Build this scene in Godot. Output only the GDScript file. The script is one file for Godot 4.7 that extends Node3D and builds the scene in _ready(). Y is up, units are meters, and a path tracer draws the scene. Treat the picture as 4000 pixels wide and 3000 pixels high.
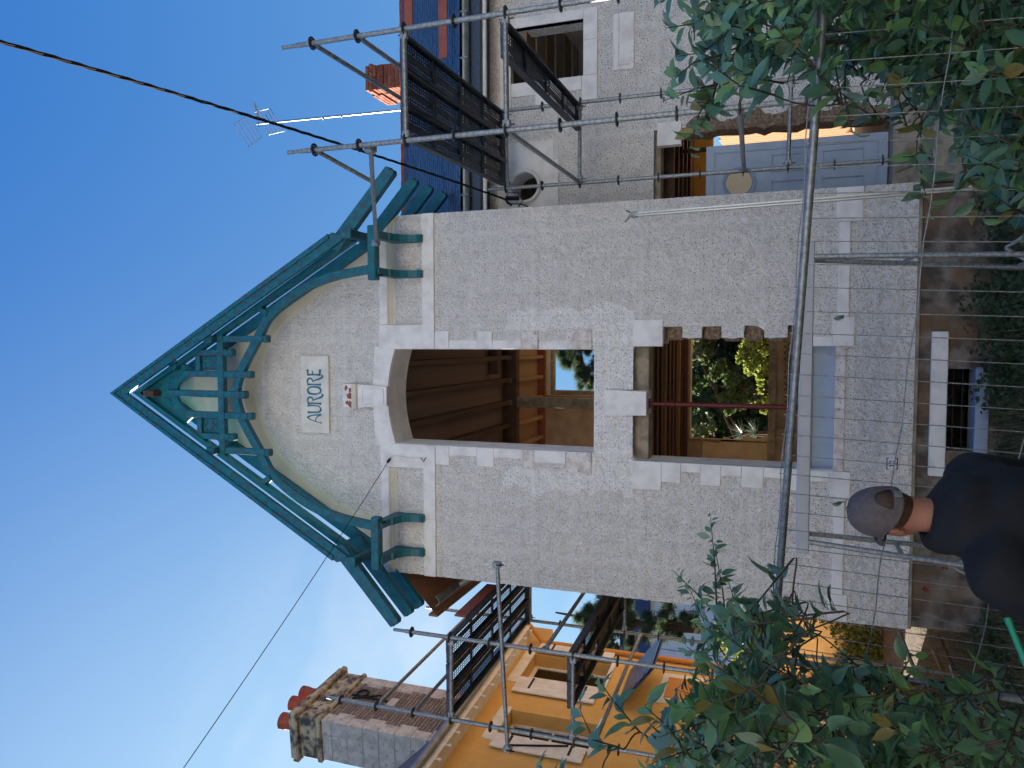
extends Node3D
# The photograph was taken with the phone on its side: world "up" is the picture's left. Photo pixels below are
# (X, Y) of the 4000x3000 picture; on_z / on_y / on_x turn one into a point on a real plane of the place.
const S := 384
const FOC := 2950.0
const EYE := Vector3(0.727, 1.75, 9.0)
const SUN := Vector3(-0.68, 0.41, -0.56)
var cam_f: Vector3
var cam_r: Vector3
var cam_u: Vector3
var M := {}
var cache := {}
var names := {}
var rng := RandomNumberGenerator.new()

func setup_axes():
	var p := deg_to_rad(19.5); var r := deg_to_rad(1.05); var yaw := deg_to_rad(3.4)
	cam_f = Vector3(-sin(yaw) * cos(p), sin(p), -cos(yaw) * cos(p))
	var r0 := Vector3(cos(yaw), 0, -sin(yaw)); var u0 := r0.cross(cam_f)
	cam_r = r0 * cos(r) + u0 * sin(r); cam_u = u0 * cos(r) - r0 * sin(r)
func ray(X: float, Y: float) -> Vector3:
	return (cam_f * FOC + cam_r * (1500.0 - Y) - cam_u * (X - 2000.0)).normalized()
func on_z(X: float, Y: float, z: float) -> Vector3:
	var d := ray(X, Y); return EYE + d * ((z - EYE.z) / d.z)
func on_y(X: float, Y: float, y: float) -> Vector3:
	var d := ray(X, Y); return EYE + d * ((y - EYE.y) / d.y)
func on_x(X: float, Y: float, x: float) -> Vector3:
	var d := ray(X, Y); return EYE + d * ((x - EYE.x) / d.x)
func at_depth(X: float, Y: float, depth: float) -> Vector3:
	var d := ray(X, Y); return EYE + d * (depth / d.dot(cam_f))

# ---------- things, parts, metas
func numbered(n: String) -> String:
	names[n] = names.get(n, -1) + 1
	return n if names[n] == 0 else "%s_%03d" % [n, names[n]]
func tag(o: Node, label: String, cat: String, group := "", kind := ""):
	if label: o.set_meta("label", label)
	if cat: o.set_meta("category", cat)
	if group: o.set_meta("group", group)
	if kind: o.set_meta("kind", kind)
	return o
func thing(called: String, label: String, cat: String, at := Vector3.ZERO, turn := 0.0, group := "") -> Node3D:
	var o := Node3D.new(); o.name = numbered(called); add_child(o)
	o.position = at; o.rotation.y = turn
	return tag(o, label, cat, group)
func grp(parent: Node, called: String) -> Node3D:
	var o := Node3D.new(); o.name = called; parent.add_child(o, true); return o
func mi(parent: Node, called: String, mesh: Mesh, m: Material, xf := Transform3D.IDENTITY) -> MeshInstance3D:
	var o := MeshInstance3D.new(); o.name = numbered(called) if parent == self else called
	o.mesh = mesh; o.material_override = m; o.transform = xf
	parent.add_child(o, true); return o
func struct(called: String, mesh: Mesh, m: Material) -> MeshInstance3D:
	var o := mi(self, called, mesh, m); o.set_meta("kind", "structure"); return o

# ---------- shapes
func stool() -> SurfaceTool:
	var st := SurfaceTool.new(); st.begin(Mesh.PRIMITIVE_TRIANGLES); return st
func tri(st: SurfaceTool, a: Vector3, b: Vector3, c: Vector3, out: Vector3):
	var n := (b - a).cross(c - a)
	if n.dot(out) < 0.0:
		var t := b; b = c; c = t; n = -n
	n = n.normalized()
	st.set_normal(n); st.add_vertex(a); st.set_normal(n); st.add_vertex(c); st.set_normal(n); st.add_vertex(b)
func quad(st: SurfaceTool, a: Vector3, b: Vector3, c: Vector3, d: Vector3, out: Vector3):
	tri(st, a, b, c, out); tri(st, a, c, d, out)
func smooth_quad(st: SurfaceTool, p: Array, n: Array):
	var f: Vector3 = (p[1] - p[0]).cross(p[2] - p[0])
	var order := [0, 2, 1, 0, 3, 2] if f.dot(n[0]) > 0.0 else [0, 1, 2, 0, 2, 3]
	for i in order:
		st.set_normal(n[i]); st.add_vertex(p[i])
func add_box(st: SurfaceTool, xf: Transform3D, size: Vector3, ch := 0.006):
	var h := size * 0.5; ch = min(ch, min(h.x, min(h.y, h.z)) * 0.45)
	var g := func(sx, sy, sz, ax):
		var v := Vector3(sx * (h.x - ch), sy * (h.y - ch), sz * (h.z - ch))
		v[ax] = [sx, sy, sz][ax] * h[ax]
		return xf * v
	var b := xf.basis
	for s in [-1, 1]:
		quad(st, g.call(s, -1, -1, 0), g.call(s, 1, -1, 0), g.call(s, 1, 1, 0), g.call(s, -1, 1, 0), b.x * s)
		quad(st, g.call(-1, s, -1, 1), g.call(1, s, -1, 1), g.call(1, s, 1, 1), g.call(-1, s, 1, 1), b.y * s)
		quad(st, g.call(-1, -1, s, 2), g.call(1, -1, s, 2), g.call(1, 1, s, 2), g.call(-1, 1, s, 2), b.z * s)
		if ch > 0.0:
			for q in [-1, 1]:
				quad(st, g.call(s, q, -1, 0), g.call(s, q, 1, 0), g.call(s, q, 1, 1), g.call(s, q, -1, 1), b.x * s + b.y * q)
				quad(st, g.call(s, -1, q, 0), g.call(s, 1, q, 0), g.call(s, 1, q, 2), g.call(s, -1, q, 2), b.x * s + b.z * q)
				quad(st, g.call(-1, s, q, 1), g.call(1, s, q, 1), g.call(1, s, q, 2), g.call(-1, s, q, 2), b.y * s + b.z * q)
				for r in [-1, 1]:
					tri(st, g.call(s, q, r, 0), g.call(s, q, r, 1), g.call(s, q, r, 2), b.x * s + b.y * q + b.z * r)
func box_mesh(size: Vector3, ch := 0.006) -> Mesh:
	var key := "b%.4f,%.4f,%.4f,%.4f" % [size.x, size.y, size.z, ch]
	if not cache.has(key):
		var st := stool(); add_box(st, Transform3D.IDENTITY, size, ch); cache[key] = st.commit()
	return cache[key]
func box(parent: Node, called: String, lo: Vector3, hi: Vector3, m: Material, ch := 0.006) -> MeshInstance3D:
	return mi(parent, called, box_mesh((hi - lo).abs(), ch), m, Transform3D(Basis.IDENTITY, (lo + hi) * 0.5))
func frame_along(a: Vector3, b: Vector3, up := Vector3.UP) -> Transform3D:
	var x := (b - a).normalized()
	if abs(x.dot(up)) > 0.98: up = Vector3.FORWARD if abs(x.dot(Vector3.FORWARD)) < 0.9 else Vector3.RIGHT
	var z := x.cross(up).normalized(); var y := z.cross(x)
	return Transform3D(Basis(x, y, z), (a + b) * 0.5)
func beam(parent: Node, called: String, a: Vector3, b: Vector3, hy: float, wz: float, m: Material, up := Vector3.UP, ch := 0.006) -> MeshInstance3D:
	return mi(parent, called, box_mesh(Vector3(a.distance_to(b), hy, wz), ch), m, frame_along(a, b, up))
func add_sweep(st: SurfaceTool, pts: Array, rad: Array, sides := 10, caps := true):
	var rings := []; var nrm := []
	var t0: Vector3 = (pts[1] - pts[0]).normalized()
	var u := t0.cross(Vector3.UP if abs(t0.y) < 0.9 else Vector3.RIGHT).normalized()
	for i in pts.size():
		var t: Vector3 = (pts[min(i + 1, pts.size() - 1)] - pts[max(i - 1, 0)]).normalized()
		u = (u - t * u.dot(t)).normalized(); var v := t.cross(u)
		var rg := []; var nn := []
		for k in sides:
			var an := TAU * k / sides; var d := u * cos(an) + v * sin(an)
			rg.append(pts[i] + d * rad[min(i, rad.size() - 1)]); nn.append(d)
		rings.append(rg); nrm.append(nn)
	for i in pts.size() - 1:
		for k in sides:
			var k2 := (k + 1) % sides
			smooth_quad(st, [rings[i][k], rings[i][k2], rings[i + 1][k2], rings[i + 1][k]], [nrm[i][k], nrm[i][k2], nrm[i + 1][k2], nrm[i + 1][k]])
	if caps:
		for e in [0, pts.size() - 1]:
			var o: Vector3 = pts[0] - pts[1] if e == 0 else pts[-1] - pts[-2]
			for k in sides: tri(st, pts[e], rings[e][k], rings[e][(k + 1) % sides], o)
func tube(parent: Node, called: String, a: Vector3, b: Vector3, r: float, m: Material, sides := 12) -> MeshInstance3D:
	var key := "t%.3f,%.4f,%d" % [a.distance_to(b), r, sides]
	if not cache.has(key):
		var st := stool(); var h := a.distance_to(b) * 0.5
		add_sweep(st, [Vector3(-h, 0, 0), Vector3(h, 0, 0)], [r], sides); cache[key] = st.commit()
	return mi(parent, called, cache[key], m, frame_along(a, b))
func wire(parent: Node, called: String, pts: Array, r: float, m: Material, sides := 6) -> MeshInstance3D:
	var st := stool(); add_sweep(st, pts, [r], sides); return mi(parent, called, st.commit(), m)
func sag(a: Vector3, b: Vector3, drop: float, n := 16) -> Array:
	var o := []
	for i in n + 1:
		var t := float(i) / n; o.append(a.lerp(b, t) - Vector3(0, drop * 4.0 * t * (1 - t), 0))
	return o
func add_prism(st: SurfaceTool, poly: PackedVector2Array, z0: float, z1: float, xf := Transform3D.IDENTITY, skip = null):
	if Geometry2D.is_polygon_clockwise(poly): poly.reverse()
	var ix := Geometry2D.triangulate_polygon(poly)
	for i in range(0, ix.size(), 3):
		for e in [[z1, 1.0], [z0, -1.0]]:
			var q := []
			for k in 3: q.append(xf * Vector3(poly[ix[i + k]].x, poly[ix[i + k]].y, e[0]))
			tri(st, q[0], q[1], q[2], xf.basis.z * e[1])
	for i in poly.size():
		var a := poly[i]; var b := poly[(i + 1) % poly.size()]
		if skip != null and skip.call(a, b): continue
		var o := xf.basis * Vector3((b - a).y, -(b - a).x, 0)
		quad(st, xf * Vector3(a.x, a.y, z0), xf * Vector3(b.x, b.y, z0), xf * Vector3(b.x, b.y, z1), xf * Vector3(a.x, a.y, z1), o)
func prism(parent: Node, called: String, poly: PackedVector2Array, z0: float, z1: float, m: Material, xf := Transform3D.IDENTITY) -> MeshInstance3D:
	var st := stool(); add_prism(st, poly, z0, z1); return mi(parent, called, st.commit(), m, xf)
func add_lathe(st: SurfaceTool, prof: Array, sides := 16, xf := Transform3D.IDENTITY):
	for i in prof.size() - 1:
		var a: Vector2 = prof[i]; var b: Vector2 = prof[i + 1]
		var n2 := Vector2((b - a).y, -(b - a).x).normalized()
		for k in sides:
			var p := []; var n := []
			for q in [[a, k], [a, k + 1], [b, k + 1], [b, k]]:
				var an: float = TAU * q[1] / sides
				p.append(xf * Vector3(q[0].x * cos(an), q[0].y, q[0].x * sin(an)))
				n.append((xf.basis * Vector3(n2.x * cos(an), n2.y, n2.x * sin(an))).normalized())
			smooth_quad(st, p, n)
func strip(pts: Array, w: float) -> PackedVector2Array:
	# outline of a band of width w that follows a 2-D polyline
	var l := PackedVector2Array(); var r := PackedVector2Array()
	for i in pts.size():
		var t: Vector2 = (pts[min(i + 1, pts.size() - 1)] - pts[max(i - 1, 0)]).normalized()
		var n := Vector2(-t.y, t.x) * (w * 0.5)
		l.append(pts[i] + n); r.append(pts[i] - n)
	r.reverse(); l.append_array(r); return l
func curve2(pts: Array, n := 6) -> Array:
	var o := []
	for i in pts.size() - 1:
		var a: Vector2 = pts[max(i - 1, 0)]; var b: Vector2 = pts[i]; var c: Vector2 = pts[i + 1]; var d: Vector2 = pts[min(i + 2, pts.size() - 1)]
		for k in n: o.append(b.cubic_interpolate(c, a, d, float(k) / n))
	o.append(pts[-1]); return o

# ---------- materials
func grain(seed_: int, size: int, freq: float, oct := 4, kind := FastNoiseLite.TYPE_SIMPLEX_SMOOTH) -> Image:
	var n := FastNoiseLite.new(); n.seed = seed_; n.frequency = freq; n.noise_type = kind; n.fractal_octaves = oct
	var im := n.get_seamless_image(size, size); im.convert(Image.FORMAT_L8); return im
func ramp_tex(key: String, _size: int, images: Array, f: Callable) -> ImageTexture:
	# f gets the grain values 0..1 at a pixel
	if cache.has(key): return cache[key]
	var src := []
	for im in images: src.append(im.get_data())
	var out := PackedByteArray(); out.resize(S * S * 3)
	var v := []; v.resize(src.size())
	for i in S * S:
		for k in src.size(): v[k] = src[k][i] / 255.0
		var c: Color = f.call(v)
		out[i * 3] = c.r8; out[i * 3 + 1] = c.g8; out[i * 3 + 2] = c.b8
	var im2 := Image.create_from_data(S, S, false, Image.FORMAT_RGB8, out)
	cache[key] = ImageTexture.create_from_image(im2); return cache[key]
func std(key: String, col: Color, rough := 0.8, metal := 0.0) -> StandardMaterial3D:
	var m := StandardMaterial3D.new(); m.albedo_color = col; m.roughness = rough; m.metallic = metal
	m.resource_name = key; M[key] = m; return m
func textured(key: String, tex: Texture2D, per_m: float, rough := 0.8, metal := 0.0, height: Image = null, relief := 0.3, col := Color.WHITE) -> StandardMaterial3D:
	var m := std(key, col, rough, metal)
	m.albedo_texture = tex; m.uv1_triplanar = true; m.uv1_world_triplanar = true; m.uv1_scale = Vector3.ONE * per_m
	if height:
		m.heightmap_enabled = true; m.heightmap_texture = ImageTexture.create_from_image(height); m.heightmap_scale = relief
	return m
func make_materials():
	var n1 := grain(1, S, 0.067, 3); var n2 := grain(2, S, 0.016, 4); var n3 := grain(3, S, 0.15, 2); var n4 := grain(4, S, 0.04, 5); var n5 := grain(5, S, 0.008, 3)
	var stretched := func(im: Image, sx: int, sy: int):
		var o := Image.create(S, S, false, Image.FORMAT_L8)
		for y in S:
			for x in S: o.set_pixel(x, y, im.get_pixel((x * sx) % S, (y * sy) % S))
		return o
	var fib: Image = stretched.call(n2, 1, 12)
	var mix := func(a: Color, b: Color, t: float): return a.lerp(b, clampf(t, 0, 1))
	# roughcast: off-white lime render with dark specks that stand in for shaded pits
	textured("roughcast", ramp_tex("rc", 512, [n3, n2, n1], func(v):
		var c: Color = mix.call(Color(0.88, 0.87, 0.86), Color(0.81, 0.80, 0.79), v[1] * 1.4 - 0.2)
		return mix.call(c, Color(0.42, 0.39, 0.37), (v[0] - 0.63) * 5.0 * v[2] * 1.7)), 0.74, 0.95, 0.0, n3, 1.2)
	textured("roughcast_new", ramp_tex("rcn", 512, [n3, n2, n1], func(v):
		var c: Color = mix.call(Color(0.94, 0.935, 0.93), Color(0.87, 0.865, 0.86), v[1] * 1.4 - 0.2)
		return mix.call(c, Color(0.40, 0.38, 0.36), (v[0] - 0.64) * 5.0 * v[2] * 1.7)), 0.74, 0.95, 0.0, n3, 1.2)
	textured("trim", ramp_tex("trim", 512, [n2, n4], func(v):
		return mix.call(Color(0.92, 0.915, 0.91), Color(0.83, 0.82, 0.815), v[0] * 1.5 - 0.45 + (v[1] - 0.5) * 0.7)), 0.45, 0.9, 0.0, n4, 0.15)
	textured("trim_dirty", ramp_tex("trimd", 512, [n2, n4, n1], func(v):
		var c: Color = mix.call(Color(0.88, 0.86, 0.85), Color(0.76, 0.71, 0.69), v[0] * 2.0 - 0.6)
		return mix.call(c, Color(0.5, 0.46, 0.44), (v[2] - 0.72) * 8.0)), 0.8, 0.9, 0.0, n4, 0.25)
	textured("plaster_smooth", ramp_tex("ps", 512, [n2, n5], func(v):
		return mix.call(Color(0.85, 0.83, 0.76), Color(0.76, 0.745, 0.68), v[0] * 1.4 - 0.3)), 0.35, 0.92)
	textured("teal", ramp_tex("teal", 512, [n4, n2, fib, n1], func(v):
		var c: Color = mix.call(Color(0.06, 0.43, 0.50), Color(0.03, 0.34, 0.42), v[1] * 1.6 - 0.3)
		var w: Color = mix.call(Color(0.40, 0.33, 0.32), Color(0.28, 0.24, 0.25), v[2])
		return mix.call(c, w, (v[0] * 0.75 + v[1] * 0.35 - 0.66) * 26.0)), 1.3, 0.55, 0.0, n4, 0.25)
	textured("teal_sound", ramp_tex("teals", 512, [n4, n2, fib], func(v):
		var c: Color = mix.call(Color(0.05, 0.42, 0.47), Color(0.03, 0.35, 0.41), v[1] * 1.6 - 0.3)
		return mix.call(c, Color(0.42, 0.36, 0.33), (v[0] * 0.75 + v[1] * 0.35 - 0.755) * 26.0)), 1.1, 0.5, 0.0, n4, 0.15)
	textured("stone_bare", ramp_tex("stb", 512, [n4, n2, n1], func(v):
		return mix.call(mix.call(Color(0.58, 0.50, 0.42), Color(0.40, 0.33, 0.28), v[0] * 1.8 - 0.4), Color(0.66, 0.60, 0.53), v[2] * 2 - 1.1)), 1.2, 0.95, 0.0, n4, 1.2)
	textured("concrete", ramp_tex("conc", 512, [n2, n4], func(v):
		return mix.call(Color(0.62, 0.59, 0.54), Color(0.47, 0.44, 0.40), v[0] * 1.5 - 0.4 + (v[1] - 0.5))), 0.6, 0.92, 0.0, n4, 0.2)
	textured("basement", ramp_tex("bsm", 512, [n2, n4, n5], func(v):
		return mix.call(mix.call(Color(0.50, 0.47, 0.44), Color(0.30, 0.27, 0.25), v[0] * 2.6 - 0.8), Color(0.44, 0.35, 0.27), v[2] * 2.4 - 1.2)), 0.5, 0.95, 0.0, n4, 1.0)
	textured("osb", ramp_tex("osb", 512, [stretched.call(n4, 1, 3), n1], func(v):
		return mix.call(Color(0.67, 0.55, 0.42), Color(0.53, 0.42, 0.32), v[0] * 2.4 - 0.8 + (v[1] - 0.5) * 0.6)), 1.4, 0.8)
	textured("dim_front_ceiling", ramp_tex("dimc", 512, [fib, n4], func(v):
		return mix.call(Color(0.56, 0.46, 0.42), Color(0.45, 0.37, 0.34), v[0] * 1.8 - 0.4)), 0.9, 0.85)
	textured("joist", ramp_tex("joist", 512, [fib, n4], func(v):
		return mix.call(Color(0.66, 0.53, 0.39), Color(0.52, 0.40, 0.29), v[0] * 1.8 - 0.4)), 0.9, 0.75)
	textured("dark_wood", ramp_tex("dkw", 512, [fib, n2], func(v):
		return mix.call(Color(0.38, 0.27, 0.22), Color(0.25, 0.165, 0.13), v[0] * 1.8 - 0.4)), 0.9, 0.6)
	textured("eave_board", ramp_tex("evb", 512, [fib, n2], func(v):
		return mix.call(Color(0.62, 0.44, 0.30), Color(0.46, 0.30, 0.20), v[0] * 1.6 - 0.3)), 0.9, 0.75)
	textured("inner_plaster", ramp_tex("inp", 512, [n2, n4], func(v):
		return mix.call(Color(0.70, 0.63, 0.55), Color(0.62, 0.55, 0.47), v[0] * 1.6 - 0.3)), 0.4, 0.95)
	textured("galvanised", ramp_tex("galv", 512, [n4, n1], func(v):
		return mix.call(Color(0.66, 0.68, 0.69), Color(0.49, 0.51, 0.52), v[0] * 2.0 - 0.5 + (v[1] - 0.5) * 0.6)), 1.6, 0.5, 0.65)
	textured("deck_steel", ramp_tex("dks", 512, [n4, n2], func(v):
		return mix.call(Color(0.33, 0.35, 0.38), Color(0.24, 0.26, 0.29), v[0] * 1.8 - 0.4)), 1.2, 0.6, 0.5)
	textured("red_board", ramp_tex("rdb", 512, [fib, n2], func(v):
		return mix.call(Color(0.64, 0.37, 0.32), Color(0.52, 0.29, 0.25), v[0] * 1.6 - 0.3)), 1.0, 0.8)
	textured("plain_board", ramp_tex("plb", 512, [fib, n2], func(v):
		return mix.call(Color(0.58, 0.49, 0.38), Color(0.42, 0.35, 0.28), v[0] * 1.6 - 0.3)), 1.0, 0.85)
	for i in 3:
		textured("slate_%d" % i, ramp_tex("sl%d" % i, 512, [n4, fib], func(v):
			return mix.call([Color(0.26, 0.335, 0.43), Color(0.22, 0.29, 0.385), Color(0.30, 0.37, 0.46)][i], Color(0.19, 0.25, 0.33), v[0] * 1.4 - 0.4)), 1.3, 0.38, 0.0, n4, 0.2)
	textured("zinc", ramp_tex("zn", 512, [n2, n4], func(v):
		return mix.call(Color(0.56, 0.59, 0.61), Color(0.44, 0.47, 0.49), v[0] * 1.6 - 0.3)), 0.8, 0.45, 0.5)
	for i in 3:
		textured("brick_%d" % i, ramp_tex("brk%d" % i, 512, [n4, n1], func(v):
			return mix.call([Color(0.56, 0.30, 0.22), Color(0.48, 0.25, 0.19), Color(0.62, 0.36, 0.27)][i], Color(0.40, 0.24, 0.2), v[0] * 1.6 - 0.5)), 1.6, 0.9, 0.0, n4, 0.3)
		textured("grey_brick_%d" % i, ramp_tex("gbr%d" % i, 512, [n4, n1], func(v):
			return mix.call([Color(0.53, 0.48, 0.44), Color(0.47, 0.43, 0.395), Color(0.58, 0.525, 0.475)][i], Color(0.42, 0.39, 0.365), v[0] * 1.6 - 0.5)), 1.6, 0.9, 0.0, n4, 0.3)
	textured("mortar", ramp_tex("mort", 512, [n1], func(v): return mix.call(Color(0.66, 0.61, 0.54), Color(0.54, 0.50, 0.44), v[0])), 1.5, 0.95)
	textured("tuffeau", ramp_tex("tuf", 512, [n2, n4, n1], func(v):
		return mix.call(mix.call(Color(0.78, 0.76, 0.72), Color(0.65, 0.63, 0.60), v[0] * 1.7 - 0.4), Color(0.46, 0.44, 0.42), (v[1] - 0.66) * 3)), 0.6, 0.95, 0.0, n4, 0.6)
	textured("tuffeau_sooty", ramp_tex("tufs", 512, [n2, n4, n1], func(v):
		return mix.call(mix.call(Color(0.74, 0.68, 0.56), Color(0.52, 0.48, 0.42), v[0] * 1.7 - 0.4), Color(0.27, 0.265, 0.26), (v[1] * 0.5 + v[0] * 0.6 - 0.47) * 4)), 0.5, 0.95, 0.0, n4, 0.8)
	textured("terracotta", ramp_tex("tc", 512, [n2, n4], func(v): return mix.call(Color(0.66, 0.32, 0.21), Color(0.50, 0.24, 0.17), v[0] * 1.6 - 0.3)), 1.0, 0.85)
	textured("ochre", ramp_tex("och", 512, [n2, n5, n3], func(v): return mix.call(Color(0.85, 0.68, 0.40), Color(0.81, 0.64, 0.36), v[0] * 1.4 - 0.2 + (v[2] - 0.5) * 0.8)), 0.5, 0.92, 0.0, n3, 0.2)
	textured("white_paint", ramp_tex("wp", 512, [n2, n4], func(v): return mix.call(Color(0.90, 0.89, 0.86), Color(0.82, 0.81, 0.78), v[0] * 1.5 - 0.3)), 0.6, 0.6)
	textured("door_blue", ramp_tex("dbl", 512, [n2], func(v): return mix.call(Color(0.60, 0.67, 0.76), Color(0.55, 0.62, 0.71), v[0])), 0.6, 0.45)
	textured("door_grey", ramp_tex("dg", 512, [n2], func(v): return mix.call(Color(0.71, 0.72, 0.74), Color(0.66, 0.67, 0.69), v[0])), 0.6, 0.45)
	textured("soil", ramp_tex("soil", 512, [n2, n4, n1], func(v):
		return mix.call(mix.call(Color(0.25, 0.20, 0.15), Color(0.15, 0.13, 0.09), v[0] * 2 - 0.5), Color(0.36, 0.31, 0.22), (v[1] - 0.55) * 4)), 0.5, 1.0, 0.0, n4, 2.0)
	textured("bark", ramp_tex("bark", 512, [fib, n4], func(v): return mix.call(Color(0.30, 0.22, 0.16), Color(0.18, 0.13, 0.10), v[0] * 1.8 - 0.4)), 1.4, 0.95, 0.0, n4, 0.8)
	textured("cream_wall", ramp_tex("crw", 512, [n2, n4], func(v): return mix.call(Color(0.84, 0.77, 0.64), Color(0.77, 0.70, 0.58), v[0] * 1.5 - 0.3)), 0.4, 0.95)
	textured("gravel_white", ramp_tex("gw", 512, [n2], func(v): return mix.call(Color(0.87, 0.88, 0.90), Color(0.80, 0.82, 0.84), v[0])), 0.3, 0.9)
	textured("jacket", ramp_tex("jk", 512, [n3, n2], func(v): return mix.call(Color(0.045, 0.05, 0.07), Color(0.065, 0.07, 0.095), v[0] * 0.8 + v[1] * 0.4 - 0.1)), 4.0, 0.85, 0.0, n4, 0.15)
	
	textured("trousers", ramp_tex("trs", 512, [n3, n2], func(v): return mix.call(Color(0.10, 0.12, 0.18), Color(0.16, 0.18, 0.25), v[0])), 4.0, 0.9)
	textured("cap_cloth", ramp_tex("cap", 512, [n3, n4, n2], func(v):
		var c: Color = mix.call(Color(0.37, 0.345, 0.355), Color(0.31, 0.29, 0.30), v[2] * 1.6 - 0.3 + (v[0] - 0.5) * 0.6)
		return mix.call(c, Color(0.28, 0.25, 0.25), (v[1] - 0.70) * 8)), 4.0, 0.95, 0.0, n3, 0.06)
	textured("skin", ramp_tex("skin", 512, [n4, n1], func(v): return mix.call(Color(0.62, 0.42, 0.34), Color(0.54, 0.35, 0.28), v[0])), 6.0, 0.55)
	M.skin.subsurf_scatter_enabled = true; M.skin.subsurf_scatter_strength = 0.15
	textured("hair", ramp_tex("hair", 512, [fib, n3], func(v): return mix.call(Color(0.30, 0.21, 0.15), Color(0.16, 0.11, 0.08), v[0] * 1.8 - 0.4)), 6.0, 0.6)
	std("black", Color(0.03, 0.03, 0.035), 0.5)
	std("glasses", Color(0.05, 0.05, 0.06), 0.25)
	std("lens", Color(0.9, 0.92, 0.95, 0.18), 0.05); M.lens.transparency = BaseMaterial3D.TRANSPARENCY_ALPHA
	std("prop_red", Color(0.36, 0.10, 0.11), 0.5, 0.3)
	std("cable", Color(0.035, 0.035, 0.04), 0.95)
	std("iron", Color(0.10, 0.09, 0.09), 0.6, 0.4)
	std("aluminium", Color(0.70, 0.72, 0.73), 0.35, 0.85)
	std("letter", Color(0.14, 0.46, 0.57), 0.6)
	std("plate_white", Color(0.87, 0.88, 0.90), 0.2)
	std("plate_blue", Color(0.05, 0.07, 0.28), 0.25)
	std("glass_dark", Color(0.04, 0.05, 0.06, 0.55), 0.04); M.glass_dark.transparency = BaseMaterial3D.TRANSPARENCY_ALPHA
	std("green_bar", Color(0.12, 0.55, 0.42), 0.45)
	std("blue_roof", Color(0.12, 0.22, 0.40), 0.5)
	std("pipe_ochre", Color(0.78, 0.52, 0.2), 0.6)
	std("light_bulb_string", Color(0.9, 0.88, 0.82), 0.4)
	std("rust", Color(0.33, 0.16, 0.09), 0.9)
	std("chip", Color(0.90, 0.88, 0.85), 0.9)
	std("red_pot", Color(0.50, 0.10, 0.08), 0.7)
	var leaf := func(key: String, a: Color, back: float):
		var m := std(key, a, 0.32); m.backlight_enabled = true; m.backlight = a * back; m.backlight.a = 1.0
		m.cull_mode = BaseMaterial3D.CULL_DISABLED
	leaf.call("leaf_blue", Color(0.35, 0.50, 0.42), 0.6); leaf.call("leaf_green", Color(0.38, 0.53, 0.33), 0.7)
	leaf.call("leaf_dark", Color(0.29, 0.43, 0.33), 0.5); leaf.call("leaf_olive", Color(0.47, 0.43, 0.22), 0.7); leaf.call("leaf_pale", Color(0.42, 0.50, 0.42), 0.5)
	for k in ["crown_leaf", "ivy_leaf", "grass_blade", "needle"]:
		leaf.call(k, Color(1, 1, 1), 1.0); M[k].vertex_color_use_as_albedo = true; M[k].roughness = 0.6
	textured("twig", ramp_tex("twig", 512, [fib], func(v): return mix.call(Color(0.30, 0.25, 0.20), Color(0.21, 0.175, 0.14), v[0])), 3.0, 0.8)

# ---------- sky, sun, camera
const EXPOSURE := 4.0   # exposed for the shaded facade
func sky_color(d: Vector3, n: FastNoiseLite, s: Vector3) -> Color:
	var el: float = max(d.y, 0.0)
	var c := Vector3(0.42, 0.80, 1.05).lerp(Vector3(0.0, 0.135, 0.545), pow(el, 0.35))
	var cs: float = max(d.dot(s), -1.0); var w := cs * 0.5 + 0.5
	c = c * 1.03 + Vector3(0.43, 0.53, 0.42) * pow(w, 11.0)
	var f: float = n.get_noise_3d(d.x * 2.2 / (el + 0.35), d.y * 6.0, d.z * 2.2 / (el + 0.35)) * 0.5 + 0.5
	var amount: float = clampf((f - 0.44) * 3.0, 0, 1) * clampf((0.66 - el) * 2.4, 0, 1) * clampf((w - 0.91) * 14.0, 0.0, 1.0)
	c = c.lerp(Vector3(1.0, 1.0, 1.0) * (0.75 + 0.35 * w), amount * 0.75)
	if d.y < 0.0: c = c.lerp(Vector3(0.20, 0.19, 0.17), clampf(-d.y * 12.0, 0, 1))
	c /= EXPOSURE
	return Color(c.x, c.y, c.z)
func make_light():
	var s := SUN.normalized()
	var n := FastNoiseLite.new(); n.seed = 11; n.frequency = 0.9; n.fractal_octaves = 5; n.domain_warp_enabled = true; n.domain_warp_amplitude = 0.5; n.domain_warp_frequency = 0.8
	var W := 768; var H := 384; var buf := PackedFloat32Array(); buf.resize(W * H * 3)
	for y in H:
		var th := PI * (y + 0.5) / H
		for x in W:
			var ph := TAU * (x + 0.5) / W
			var c := sky_color(Vector3(sin(ph) * sin(th), cos(th), -cos(ph) * sin(th)), n, s)
			var i := (y * W + x) * 3
			buf[i] = c.r; buf[i + 1] = c.g; buf[i + 2] = c.b
	var im := Image.create_from_data(W, H, false, Image.FORMAT_RGBF, buf.to_byte_array())
	var pm := PanoramaSkyMaterial.new(); pm.panorama = ImageTexture.create_from_image(im)
	var sk := Sky.new(); sk.sky_material = pm
	var e := Environment.new(); e.background_mode = Environment.BG_SKY; e.sky = sk
	e.tonemap_mode = Environment.TONE_MAPPER_LINEAR; e.tonemap_exposure = EXPOSURE; e.background_energy_multiplier = 1.0
	e.sdfgi_enabled = true; e.ssao_enabled = true; e.ssil_enabled = true
	var we := WorldEnvironment.new(); we.name = "world_environment"; we.environment = e; add_child(we)
	var sun := DirectionalLight3D.new(); sun.name = "sun"; add_child(sun)
	sun.look_at_from_position(s * 50.0, Vector3.ZERO, Vector3.UP)
	sun.light_energy = 1.6; sun.light_color = Color(1.0, 0.94, 0.85); sun.light_angular_distance = 0.5; sun.shadow_enabled = true
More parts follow.
